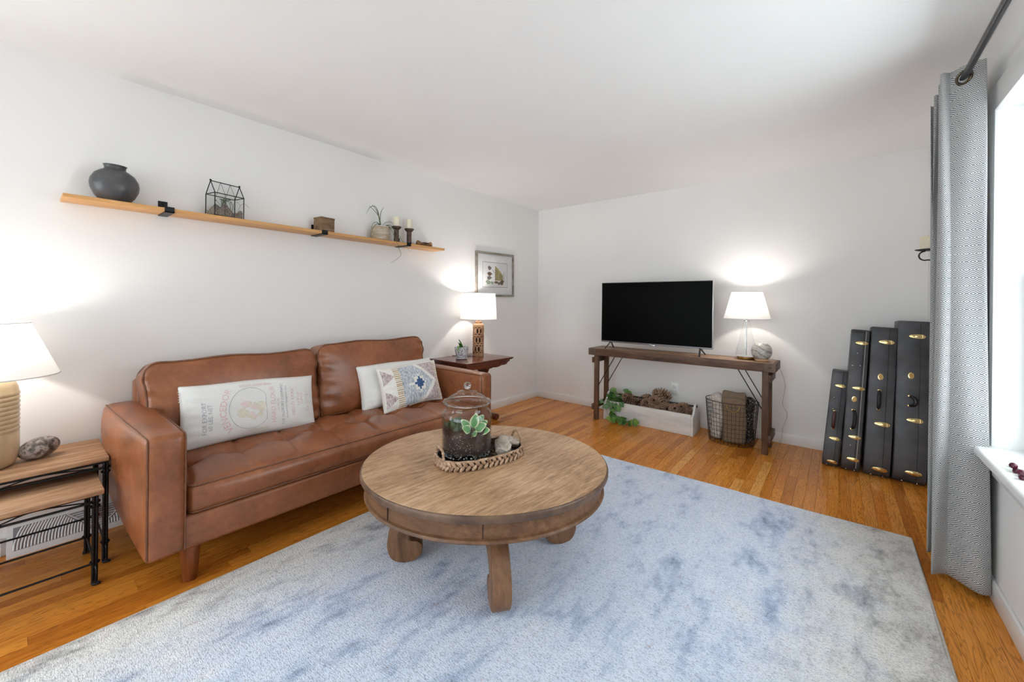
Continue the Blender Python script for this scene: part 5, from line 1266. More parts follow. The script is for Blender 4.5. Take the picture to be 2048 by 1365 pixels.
# ------------------------------------------------------------------ glass lamp and marble ball
def glass_lamp():
    c = (2.448, -0.268); z0 = CZ + 0.0005
    t = thing('table_lamp', 'table lamp with clear glass cone base and brass foot on the console', 'lamp', (c[0], c[1], z0))
    MB().lathe([(0, 0), (0.07, 0), (0.072, 0.004), (0.072, 0.02), (0.068, 0.024), (0, 0.024)], (*c, z0), 36).build('foot', M_brass, t)
    MB().lathe_open([(0.084, 0.026), (0.0855, 0.03), (0.024, 0.325), (0.02, 0.335)], (*c, z0), 44).build('glass_cone', M_glass, t, recalc=False)
    MB().lathe([(0, 0.0245), (0.084, 0.0245), (0.085, 0.028), (0, 0.03)], (*c, z0), 44).build('glass_floor', pm('white_disc', S(226, 226, 224), rough=0.4), t)
    MB().tube([(*c, z0 + 0.03), (*c, z0 + 0.40)], 0.0042, 10).build('stem', M_chrome, t)
    MB().lathe([(0, 0.333), (0.022, 0.333), (0.022, 0.342), (0.01, 0.348), (0, 0.348)], (*c, z0), 24).build('cap', M_chrome, t)
    shade(t, c, 1.112, 1.348, 0.182, 0.118); bulb(t, c, 1.24, 1.12)
    MB().ball((c[0], c[1], 1.24), (0.028, 0.028, 0.036), 12, 8).build('bulb', M_bulb, t)
    lamp_light('glass_lamp_light', (c[0], c[1], 1.28), LAMP_C)
    MB().tube(bez([(c[0] + 0.07, c[1] + 0.01, z0 + 0.006), (c[0] + 0.13, c[1] + 0.09, z0 + 0.004), (c[0] + 0.20, c[1] + 0.13, z0 - 0.01), (2.715, -0.06, 0.55), (2.70, -0.05, 0.36), (2.735, -0.05, 0.27), (2.705, -0.06, 0.16), (2.68, -0.08, 0.012), (2.55, -0.06, 0.006), (2.2, -0.05, 0.006)], 8), 0.0018, 6).build('cord', pm('pale_cord', S(176, 170, 162), rough=0.5), t)
glass_lamp()
def marble():
    t = NT('banded_marble'); b = t.b; b.inputs['Roughness'].default_value = 0.25
    v = t.coords('Object', (1, 1, 1), (0.2, -0.45, 0.3)); wv = t.n('ShaderNodeTexWave'); wv.wave_type = 'BANDS'; wv.bands_direction = 'Z'
    wv.inputs['Scale'].default_value = 7; wv.inputs['Distortion'].default_value = 3.5; wv.inputs['Detail'].default_value = 4; wv.inputs['Detail Scale'].default_value = 2; t.l(v, wv.inputs['Vector'])
    c = t.ramp(wv.outputs['Fac'], [(0.1, S(150, 145, 138)), (0.4, S(184, 179, 171)), (0.65, S(214, 210, 203)), (0.9, S(192, 182, 168))])
    n = t.noise(v, 60, 3); c = t.mix(0.35, c, t.ramp(n, [(0.3, S(110, 104, 100)), (0.7, S(225, 222, 216))]))
    t.l(c, b.inputs['Base Color'])
    R_ = 0.0785
    o = thing('marble_ball', 'grey banded marble ball on a small wooden ring at the console right end', 'ornament', (2.572, -0.315, CZ))
    MB().lathe([(0.036, 0.0005), (0.048, 0.0005), (0.051, 0.008), (0.046, 0.018), (0.036, 0.014)], (2.572, -0.335, CZ), 28).build('ring_stand', wood('pale_ring_wood', [S(186, 140, 100), S(214, 170, 128)], 'x', 0.4), o)
    MB().ball((2.572, -0.335, CZ + R_ + 0.0045), R_, 36, 24).build('ball', t.m, o)
marble()
# ------------------------------------------------------------------ wooden tote with pine cones and ivy
BX0, BX1, BY0, BY1 = 1.132, 2.035, -0.362, -0.115
M_tote = pm('chalky_white_paint', [S(196, 194, 190), S(222, 220, 216), S(230, 228, 225)], rough=0.75, scale=6, stretch=(0.4, 1, 2), bump=0.25, bscale=50)
def tote():
    t = thing('wooden_tote', 'white painted wooden tool tote holding pine cones under the console', 'tote', ((BX0 + BX1) / 2, (BY0 + BY1) / 2, 0))
    th, hs = 0.02, 0.198
    MB().b2((BX0 + th, BY0, 0.001), (BX1 - th, BY0 + th, hs), 0.003).build('front_board', M_tote, t); MB().b2((BX0 + th, BY1 - th, 0.001), (BX1 - th, BY1, hs), 0.003).build('rear_board', M_tote, t)
    MB().b2((BX0 + th, BY0 + th, 0.002), (BX1 - th, BY1 - th, 0.016)).build('floor_board', M_tote, t, smooth=False)
    yc = (BY0 + BY1) / 2; hw = (BY1 - BY0) / 2
    pts = [(-hw, 0.001), (hw, 0.001), (hw, 0.17)] + [(hw * math.cos(a) if a < 0.9 else hw * math.cos(a), 0.17 + 0.035 * math.sin(min(a, PI / 2))) for a in np.linspace(0.15, 0.85, 5)]
    pts += [(0.05, 0.235), (0.042, 0.262), (0.025, 0.276), (0.0, 0.281), (-0.025, 0.276), (-0.042, 0.262), (-0.05, 0.235)] + [(-hw * math.cos(a), 0.17 + 0.035 * math.sin(a)) for a in np.linspace(0.85, 0.15, 5)] + [(-hw, 0.17)]
    for x, nm in ((BX0, 'end_board'), (BX1 - th, 'end_board')):
        MB().prism(pts, 0, th, (np.array([x, yc, 0]), I3[1], I3[2], I3[0]), bev=0.003).build(nm, M_tote, t)
    MB().tube([(BX0 + 0.01, yc, 0.258), (BX1 - 0.01, yc, 0.258)], 0.0085, 10).build('handle_bar', pm('dark_metal_bar', S(52, 48, 46), rough=0.5, metal=0.5), t)
    MB().lathe([(0, 0), (0.011, 0.0), (0.011, 0.006), (0, 0.008)], (BX1, yc, 0.258), 12, R=rotm('y', PI / 2)).build('handle_cap', M_black, t)
tote()
def cone_mesh():
    mb = MB(); L, R_ = 0.12, 0.043; n = 120
    mb.lathe([(0, 0.004), (0.012, 0.008), (0.016, 0.05), (0.008, 0.105), (0, 0.115)], (0, 0, 0), 8)
    for k in range(n):
        f = k / (n - 1); a = k * 2.39996; z = 0.006 + f * 0.098; prof = math.sin(PI * (0.20 + 0.72 * f)) ** 0.8
        r = R_ * prof; tilt = -0.35 + 1.35 * f; w_ = 0.0072 * (0.7 + 0.5 * prof); d = np.array([math.cos(a), math.sin(a), 0]); s_ = np.array([-math.sin(a), math.cos(a), 0])
        b0 = d * 0.008 + np.array([0, 0, z]); dirv = d * math.cos(tilt) + np.array([0, 0, math.sin(tilt)]); up = np.cross(dirv, s_) * -1
        tip = b0 + dirv * r
        V = [b0 - s_ * w_ * 0.3, b0 + s_ * w_ * 0.3, b0 + dirv * r * 0.8 + s_ * w_, tip + s_ * w_ * 0.55, tip - s_ * w_ * 0.55, b0 + dirv * r * 0.8 - s_ * w_, tip + up * 0.004 - dirv * 0.002, b0 + dirv * r * 0.6 + up * 0.005]
        mb.add(V, [[0, 1, 2, 3, 4, 5], [7, 6, 3, 2], [7, 6, 4, 5], [7, 2, 1, 0], [7, 5, 0]], 1); mb.add([tip + s_ * w_ * 0.6, tip - s_ * w_ * 0.6, tip + up * 0.0045 - dirv * 0.001, tip + dirv * 0.002], [[0, 2, 3], [2, 1, 3], [0, 3, 1]], 2)
    return mb
def cones():
    Mt = pm('cone_tip', [S(178, 150, 126), S(212, 188, 164)], rough=0.8, scale=40)
    Mc = [pm('cone_core', S(60, 40, 30), rough=0.9), pm('cone_scale', [S(104, 76, 60), S(156, 122, 100), S(188, 156, 132)], rough=0.8, scale=30, rnd=True), Mt]
    P0 = cone_mesh().build('pine_cone', Mc, smooth=False, recalc=False)
    me = P0.data; bpy.data.objects.remove(P0)
    yc = (BY0 + BY1) / 2
    # x, y, z, tilt(from vertical), heading, scale, label
    spots = [(1.70, -0.19, 0.262, 1.45, 2.9, 1.3, 'largest pine cone lying on top of the pile, in front of the outlet'),
             (1.38, -0.255, 0.175, 0.9, 4.2, 1.15, 'pine cone next to the ivy at the left of the pile'),
             (1.47, -0.225, 0.165, 1.3, 0.4, 1.05, 'pine cone second from the ivy'),
             (1.56, -0.265, 0.165, 1.2, 5.3, 1.05, 'pine cone just below the largest one, left of the middle'),
             (1.65, -0.275, 0.190, 0.95, 4.9, 1.2, 'upright-tilted pine cone in the middle of the tote front'),
             (1.75, -0.235, 0.165, 1.35, 2.0, 1.1, 'pine cone right of the middle under the handle bar'),
             (1.84, -0.262, 0.155, 1.1, 5.0, 1.05, 'pine cone second from the right end of the tote'),
             (1.93, -0.235, 0.165, 1.0, 4.4, 1.15, 'pine cone at the right end of the tote'),
             (1.52, -0.175, 0.19, 1.4, 1.2, 1.0, 'pine cone at the back of the tote behind the handle bar'),
             (1.72, -0.175, 0.16, 1.4, 5.9, 1.0, 'pine cone at the back of the tote right of the largest one'),
             (1.88, -0.175, 0.155, 1.3, 3.6, 1.0, 'pine cone at the back right corner of the tote')]
    for (x, y, z, ti, hd, sc, lb) in spots:
        o = bpy.data.objects.new('pine_cone', me); COL.objects.link(o)
        M4 = Matrix.Translation((x, y, z)) @ Matrix.Rotation(hd, 4, 'Z') @ Matrix.Rotation(ti, 4, 'Y') @ Matrix.Scale(sc, 4) @ Matrix.Translation((0, 0, -0.058))
        M4 = Matrix.Translation((0, 0, 0.042)) @ M4 @ Matrix.Scale(1.15, 4); o.matrix_world = M4; tag(o, lb, 'pine cone', 'pine cones in the tote')
cones()
def ivy():
    t = thing('ivy_plant', 'green ivy in a blue-grey pot trailing over the tote front to the floor', 'plant', (1.23, -0.25, 0.02))
    yc = -0.24
    MB().lathe([(0, 0.018), (0.05, 0.018), (0.066, 0.1), (0.075, 0.19), (0.07, 0.19), (0.062, 0.15), (0, 0.15)], (1.235, yc, 0), 24).build('pot', pm('blue_grey_pot', S(128, 142, 156), rough=0.5), t)
    # shared leaf mesh: heart-shaped ivy leaf along +x, face up
    pts = [(0, 0), (-0.10, 0.22), (0.05, 0.46), (0.32, 0.42), (0.62, 0.30), (1.0, 0.0), (0.62, -0.30), (0.32, -0.42), (0.05, -0.46), (-0.10, -0.22)]
    V = [(p[0], p[1], 0.10 * abs(p[1]) * 1.5 - 0.12 * p[0] ** 2) for p in pts] + [(0.4, 0, -0.02)]
    me = bpy.data.meshes.new('leaf'); me.from_pydata(V, [], [(i, (i + 1) % 10, 10) for i in range(10)]); me.polygons.foreach_set('use_smooth', [True] * 10)
    Ml = NT('ivy_leaf'); oi = Ml.n('ShaderNodeObjectInfo'); nz = Ml.noise(Ml.coords('Object'), 3, 3)
    c = Ml.ramp(oi.outputs['Random'], [(0.0, S(38, 82, 34)), (0.45, S(62, 112, 44)), (0.8, S(98, 142, 54)), (1.0, S(150, 170, 70))])
    Ml.l(Ml.mix(0.35, c, Ml.ramp(nz, [(0.3, S(40, 78, 36)), (0.7, S(120, 160, 80))])), Ml.b.inputs['Base Color']); Ml.b.inputs['Roughness'].default_value = 0.35
    me.materials.append(Ml.m)
    inv = WM[t].inverted(); r2 = random.Random(21)
    def lf(p, d, up, s_):
        d = Vector(d).normalized(); up = Vector(up); sd = up.cross(d).normalized(); u = d.cross(sd)
        M4 = Matrix(((d.x, sd.x, u.x, p[0]), (d.y, sd.y, u.y, p[1]), (d.z, sd.z, u.z, p[2]), (0, 0, 0, 1))) @ Matrix.Scale(s_, 4)
        o = bpy.data.objects.new('leaf', me); COL.objects.link(o); o.parent = t; o.matrix_local = inv @ M4
    top = np.array([1.235, yc, 0.17])
    fr = np.array([0.35, -1.0, 0.4])
    for k in range(48):      # crown
        a = r2.uniform(0, 2 * PI); rr = r2.uniform(0.02, 0.115); p = top + np.array([rr * math.cos(a) * 1.05 + 0.015, rr * math.sin(a) * 0.8, r2.uniform(0.02, 0.13)])
        p[0] = max(p[0], BX0 + 0.03)
        MB().tube(bez([top, (top + p) / 2 + np.array([0, 0, 0.02]), p], 4), 0.0013, 4).build('stem', M_stem, t)
        lf(p, (math.cos(a) * 0.8 + 0.2, math.sin(a) * 0.6 - 0.4, r2.uniform(-0.5, 0.4)), fr + np.array([r2.uniform(-0.4, 0.4), 0, r2.uniform(-0.2, 0.6)]), r2.uniform(0.042, 0.066))
    lip = BY0 - 0.012
    for k in range(12):       # leaves hanging over the front board
        x = 1.135 + 0.20 * k / 11 + r2.uniform(-0.012, 0.012); z = 0.20 - r2.uniform(0.0, 0.075) + (0.015 if k > 7 else 0)
        MB().tube(bez([top, np.array([x, lip + 0.01, 0.215]), np.array([x, lip, z])], 5), 0.0013, 4).build('stem', M_stem, t)
        lf(np.array([x, lip - 0.004, z]), (r2.uniform(-0.6, 0.6), -0.35, -0.6), fr, r2.uniform(0.044, 0.06))
    runners = [[(1.20, lip + 0.01, 0.215), (1.185, lip - 0.006, 0.15), (1.18, lip - 0.012, 0.09), (1.21, lip - 0.03, 0.045), (1.27, lip - 0.055, 0.028), (1.34, lip - 0.075, 0.018), (1.42, lip - 0.075, 0.014), (1.49, lip - 0.06, 0.012), (1.535, lip - 0.05, 0.03)],
               [(1.24, lip + 0.01, 0.215), (1.235, lip - 0.008, 0.16), (1.225, lip - 0.012, 0.10), (1.235, lip - 0.02, 0.055), (1.29, lip - 0.03, 0.04), (1.36, lip - 0.04, 0.03)]]
    for R_ in runners:
        P = bez(R_, 7); MB().tube(P, 0.0016, 5).build('stem', M_stem, t)
        for i in range(int(len(P) * 0.42), len(P), 2):
            d = (r2.uniform(-0.8, 0.8), r2.uniform(-0.5, 0.1), r2.uniform(0.0, 0.8)); p = P[i] + np.array([d[0], d[1], max(0.1, d[2])]) * 0.018
            lf(p, d, (0.3, -0.8, 0.7), r2.uniform(0.046, 0.07))
ivy()
# ------------------------------------------------------------------ wire basket with blankets
KC = np.array([2.335, -0.262])
def basket():
    t = thing('wire_basket', 'dark wire mesh basket holding folded blankets under the console', 'basket', (KC[0], KC[1], 0))
    Mw = pm('dark_wire', S(66, 58, 52), rough=0.5, metal=0.5)
    rb_, rt_, h = 0.178, 0.212, 0.375
    R_ = lambda z: rb_ + (rt_ - rb_) * (z / h) ** 0.8; sy = 0.86
    n = 40; mb = MB()
    for i in range(n):
        a = 2 * PI * i / n; mb.tube([(KC[0] + R_(z) * math.cos(a), KC[1] + sy * R_(z) * math.sin(a), z + 0.003) for z in np.linspace(0.0, h, 6)], 0.0016, 4, caps=False)
    for z in np.linspace(0.004, h - 0.03, 10): mb.tube([(KC[0] + R_(z) * math.cos(a), KC[1] + sy * R_(z) * math.sin(a), z) for a in np.linspace(0, 2 * PI, 48, endpoint=False)], 0.0016, 4, closed=True)
    for i in range(-4, 5):
        d = 0.04 * i; L = math.sqrt(max(0, 1 - (d / rb_) ** 2)) * rb_; mb.tube([(KC[0] + d, KC[1] - L * sy, 0.004), (KC[0] + d, KC[1] + L * sy, 0.004)], 0.0016, 4)
    o = mb.build('wire_mesh', Mw, t, ang=180); o['kind'] = 'stuff'
    MB().tube([(KC[0] + rt_ * math.cos(a), KC[1] + sy * rt_ * math.sin(a), h) for a in np.linspace(0, 2 * PI, 48, endpoint=False)], 0.0032, 6, closed=True).build('rim', Mw, t)
    for a0 in (-PI / 2 + 0.22, PI / 2 + 0.22):
        P = []
        for f in np.linspace(-1, 1, 15):
            a = a0 + f * 0.24; P.append((KC[0] + (rt_ + 0.004) * math.cos(a), KC[1] + sy * (rt_ + 0.004) * math.sin(a), h - 0.005 - 0.062 * math.sqrt(max(0, 1 - f * f))))
        MB().tube(P, 0.0036, 7).build('handle', M_brass, t)
basket()
def fold_roll(name, label, mat, c, w_, d_, h_, layers, rz, wob=0.01, seed=0):
    """a blanket folded into a thick upright pad: rounded layers side by side"""
    t = thing(name, label, 'blanket', (c[0], c[1], c[2]), rz)
    Rz = rotm('z', rz); lt = d_ / layers
    for i in range(layers):
        off = -d_ / 2 + lt * (i + 0.5)
        hh = h_ * (1 - 0.06 * ((i * 7 + seed) % 3))
        def D(V, i=i, hh=hh):
            u = V / (np.array([w_, lt, hh]) / 2); V = V.copy()
            V[:, 0] += wob * np.sin(u[:, 2] * 3 + i + seed); V[:, 1] += wob * 0.6 * np.sin(u[:, 0] * 3.4 + u[:, 2] * 2 + i * 2 + seed)
            V[:, 2] += wob * np.sin(u[:, 0] * 3 + i * 1.7 + seed) * np.clip(u[:, 2], 0, 1)
            V[:, 0] *= 1 - 0.10 * np.clip(-u[:, 2], 0, 1); return V
        p = Rz @ np.array([0, off, 0]) + np.array([c[0], c[1], c[2] + hh / 2 + 0.012])
        MB().rb(p, (w_, lt * 1.04, hh), min(lt * 0.45, 0.03), Rz, k=3, n=(14, 3, 16), D=D).build('fold', mat, t, ang=180)
M_bl1 = pm('cream_fleece', [S(170, 162, 152), S(206, 199, 190), S(226, 220, 212)], rough=1.0, scale=45, detail=6, bump=1.0, bscale=90, bdist=0.01, sheen=0.3)
M_bl2 = pm('taupe_wool', [S(118, 98, 80), S(140, 119, 99)], rough=1.0, scale=120, bump=0.3, bscale=200, sheen=0.2)
tN = NT('black_white_check'); v = tN.coords('Object', (1, 1, 1), (0, 0, 0.6)); ck = tN.n('ShaderNodeTexChecker'); ck.inputs['Scale'].default_value = 70; ck.inputs[1].default_value = S(40, 38, 38); ck.inputs[2].default_value = S(150, 146, 142)
tN.l(v, ck.inputs['Vector']); n1 = tN.noise(v, 55, 3); tN.l(tN.mix(tN.ramp(n1, [(0.42, (0, 0, 0, 1)), (0.56, (1, 1, 1, 1))]), ck.outputs[0], S(34, 32, 32)), tN.b.inputs['Base Color']); tN.b.inputs['Roughness'].default_value = 1.0
M_bl3 = tN.m
fold_roll('folded_blanket', 'fluffy cream blanket at the left of the wire basket', M_bl1, (2.226, -0.245, 0.004), 0.10, 0.155, 0.435, 2, 0.0, 0.008, 1)
fold_roll('folded_blanket', 'smooth taupe blanket folded upright in the middle of the wire basket', M_bl2, (2.365, -0.305, 0.004), 0.185, 0.115, 0.445, 3, 0.12, 0.005, 2)
fold_roll('folded_blanket', 'black and white woven blanket at the right of the wire basket', M_bl3, (2.437, -0.188, 0.004), 0.115, 0.095, 0.43, 2, -0.35, 0.008, 4)
def outlet():
    t = thing('wall_outlet', 'white electrical outlet plate on the back wall above the tote', 'outlet', (1.757, 0, 0.29))
    MB().rb((1.757, -0.003, 0.352), (0.072, 0.006, 0.116), 0.0025).build('plate', M_white_plastic, t)
    for z in (0.328, 0.376):
        r_ = MB().rb((1.757, -0.007, z), (0.034, 0.004, 0.029), 0.0015).build('receptacle', M_white_plastic, t)
        for dx in (-0.007, 0.007): MB().box((1.757 + dx, -0.0092, z + 0.003), (0.002, 0.0006, 0.009)).build('slot', M_black, r_, smooth=False)
outlet()
# ------------------------------------------------------------------ instrument cases
M_tolex = pm('black_tolex', [S(54, 54, 57), S(74, 74, 78), S(90, 90, 95)], rough=0.45, scale=5, bump=0.25, bscale=400, bdist=0.0008, spec=0.5)
M_seam = pm('case_binding', S(22, 22, 24), rough=0.4)
M_pipew = pm('white_case_piping', S(200, 194, 184), rough=0.6)
M_hbrown = pm('oxblood_handle', [S(58, 26, 24), S(84, 40, 36)], rough=0.35, scale=20)
def guitar_case(label, xb, xt, Tk, Hh, front, depth, latches, badge, handle, brown=False, piping=None, extra=()):
    """stands on its end, handle side to the room. xb/xt: left x at bottom/top (leans right)."""
    lean = math.atan2(xt - xb, Hh)
    O = np.array([xb, front, 0.004]); ez = np.array([math.sin(lean), 0.045, math.cos(lean)]); ez /= np.linalg.norm(ez); ex = np.array([math.cos(lean), 0, -math.sin(lean)]); ey = np.cross(ez, ex)
    M4 = Matrix(((ex[0], ey[0], ez[0], O[0]), (ex[1], ey[1], ez[1], O[1]), (ex[2], ey[2], ez[2], O[2]), (0, 0, 0, 1)))
    t = thing('instrument_case', label, 'case', M4=M4, group='black instrument cases in the corner')
    Wl = lambda a, b, c: O + ex * a + ey * b + ez * c
    # half outline: distance of the front edge behind the front plane, by height
    fz = np.array([0.0, 0.02, 0.06, 0.14, 0.26, 0.38, 0.47, 0.56, 0.66, 0.74, 0.82, 1.0]); fd = np.array([0.055, 0.02, 0.004, 0.0, 0.004, 0.022, 0.036, 0.036, 0.034, 0.05, 0.072, 0.085]) * depth / 0.38
    def fdepth(z): return np.interp(z / Hh, fz, fd)
    zs = np.concatenate([np.linspace(0, 0.06, 5), np.linspace(0.09, 0.97, 26), [0.99, 1.0]]) * Hh
    fr = [(fdepth(z) + (0.012 if z >= Hh * 0.999 else 0.0), z) for z in zs]
    # smooth
    f_ = np.array([p[0] for p in fr]); f_[1:-1] = (f_[:-2] + 2 * f_[1:-1] + f_[2:]) / 4; fr = [(a, b[1]) for a, b in zip(f_, fr)]
    bk = [(depth - a, z) for a, z in reversed(fr)]
    poly = np.array(fr + bk)
    MB().prism(poly, 0, Tk, (O, ey, ez, ex), bev=0.010).build('shell', M_tolex, t, ang=40)
    def strip(xo, wd, name, mat, r=0.0022):
        P = [Wl(xo, a - 0.0005, z) for a, z in fr[2:-1]]; MB().tube(P, r, 6, flat=1.0).build(name, mat, t)
    strip(Tk * 0.70, 0.004, 'lid_seam', M_seam, 0.0016)
    if piping: strip(Tk * 0.80, 0.003, 'piping', piping, 0.0016)
    def fpt(xo, z): return Wl(xo, float(np.interp(z, [q[1] for q in fr], [q[0] for q in fr])), z)
    def fnorm(z):
        e = 0.01; a = fpt(0, z + e) - fpt(0, z - e); a /= np.linalg.norm(a); n = np.cross(a, ex); n /= np.linalg.norm(n); return (n if n[1] < 0 else -n), a
    lat = [(-0.5, 0.0), (-0.40, 0.10), (-0.18, 0.15), (0.02, 0.18), (0.25, 0.18), (0.40, 0.13), (0.5, 0.0), (0.40, -0.13), (0.25, -0.18), (0.02, -0.18), (-0.18, -0.15), (-0.40, -0.10)]
    sc = Tk * 0.70 if Tk < 0.12 else 0.088
    for z in latches:
        n, up = fnorm(z * Hh); p = fpt(Tk * 0.60, z * Hh)
        L = MB().prism(np.array(lat) * sc, 0.0, 0.004, (p, ex, up, n), bev=0.001).build('latch', M_gold, t, ang=30)
        MB().rb(p + n * 0.006 + ex * sc * 0.06, (sc * 0.42, 0.006, sc * 0.16), 0.002, np.stack([ex, -n, up], 1)).build('latch_lever', M_gold, L)
        MB().tube([p + ex * sc * 0.30 - up * sc * 0.15 + n * 0.005, p + ex * sc * 0.30 + up * sc * 0.15 + n * 0.005], 0.0035, 8).build('latch_hinge', M_gold, L)
    if badge:
        n, up = fnorm(badge * Hh); p = fpt(Tk * 0.44, badge * Hh)
        B_ = MB().prism([(0.016 * math.cos(a), 0.023 * math.sin(a)) for a in np.linspace(0, 2 * PI, 20, endpoint=False)], 0, 0.003, (p, ex, up, n), bev=0.001).build('badge', M_gold, t, ang=30)
        MB().prism([(0.011 * math.cos(a), 0.017 * math.sin(a)) for a in np.linspace(0, 2 * PI, 16, endpoint=False)], 0.003, 0.0038, (p, ex, up, n)).build('badge_centre', pm('badge_bronze', S(176, 140, 84), rough=0.4, metal=0.6), B_, ang=30)
    if handle:
        za, zb = handle[0] * Hh, handle[1] * Hh; n, up = fnorm((za + zb) / 2); xo = Tk * 0.42; p0, p1 = fpt(xo, za), fpt(xo, zb)
        dr = handle[2] if len(handle) > 2 else 0.0
        mid = (p0 + p1) / 2 + n * 0.034 + ex * dr
        P = bez([p0 + n * 0.004, p0 * 0.85 + p1 * 0.15 + n * 0.028 + ex * dr * 0.7, mid, p1 * 0.85 + p0 * 0.15 + n * 0.028 + ex * dr * 0.7, p1 + n * 0.004], 6)
        m = len(P); rr = [0.006 + 0.006 * math.sin(PI * i / (m - 1)) ** 0.6 for i in range(m)]
        h_ = MB().tube(P, rr, 8).build('handle', M_hbrown if brown else M_seam, t)
        for p in (p0, p1): MB().rb(p + n * 0.005, (0.020, 0.010, 0.014), 0.003, np.stack([ex, -n, up], 1)).build('handle_mount', M_gold, h_)
    for (xo, z) in ((0.3, 0.012), (0.75, 0.012)) + tuple(extra):
        p = fpt(Tk * xo, z * Hh if z > 0.05 else z); n, up = fnorm(max(z * Hh, 0.02)); MB().ball(p + n * 0.002, (0.006, 0.006, 0.006), 8, 6).build('stud', M_chrome, t)
guitar_case('shortest black instrument case with a brown handle, leftmost of the four', 2.985, 3.045, 0.100, 0.735, -0.405, 0.30, (0.845, 0.30, 0.06), None, (0.40, 0.58), brown=True, extra=((0.3, 0.72), (0.3, 0.60)))
guitar_case('narrow black instrument case with white piping and a sagging handle, second from left', 3.098, 3.158, 0.108, 1.06, -0.425, 0.36, (0.905, 0.585, 0.245, 0.09), 0.505, (0.30, 0.43, 0.012), piping=M_pipew, extra=((0.42, 0.83), (0.42, 0.185), (0.2, 0.74), (0.6, 0.745)))
guitar_case('wide black instrument case with one gold badge, third from left', 3.226, 3.272, 0.144, 1.085, -0.44, 0.40, (0.90, 0.355, 0.06), 0.665, (0.45, 0.575))
guitar_case('tallest black instrument case, partly hidden by the curtain', 3.382, 3.414, 0.170, 1.135, -0.445, 0.42, (0.905, 0.39, 0.075), 0.66, (0.475, 0.535, 0.03))
# ------------------------------------------------------------------ curtain, rod
def curtain_mat():
    t = NT('diamond_weave'); b = t.b; b.inputs['Roughness'].default_value = 0.9; b.inputs['Specular IOR Level'].default_value = 0.1; b.inputs['Sheen Weight'].default_value = 0.15
    uv = t.n('ShaderNodeUVMap'); sp = t.n('ShaderNodeSeparateXYZ'); t.l(uv.outputs[0], sp.inputs[0])
    u, v = sp.outputs[0], sp.outputs[1]
    pu = t.math('PINGPONG', u, 0.0185); pv = t.math('PINGPONG', v, 0.034)
    row = t.math('FLOOR', t.math('DIVIDE', v, 0.033)); odd = t.math('MODULO', t.math('ABSOLUTE', row), 2.0)
    d = t.math('ADD', t.math('MULTIPLY', pu, 0.80), pv)
    zig = t.math('ADD', t.math('MULTIPLY', pu, 0.80), v)
    colm = t.math('GREATER_THAN', t.math('PINGPONG', t.math('ADD', u, 0.0105), 0.042), 0.021)
    w1 = t.math('SINE', t.math('MULTIPLY', d, 2 * PI / 0.0084)); w2_ = w1
    m = t.n('ShaderNodeMix', data_type='FLOAT'); t.l(colm, m.inputs[0]); t.l(w2_, m.inputs[2]); t.l(w1, m.inputs[3])
    f = t.math('ADD', t.math('MULTIPLY', m.outputs[0], 0.5), 0.5)
    c = t.ramp(f, [(0.38, S(106, 109, 113)), (0.55, S(192, 190, 187))])
    t.l(c, b.inputs['Base Color'])
    n = t.noise(t.coords('Object'), 500, 2); t.bump(t.math('ADD', f, n), 0.25, 0.001)
    return t.m
ROD = (3.487, 2.222)
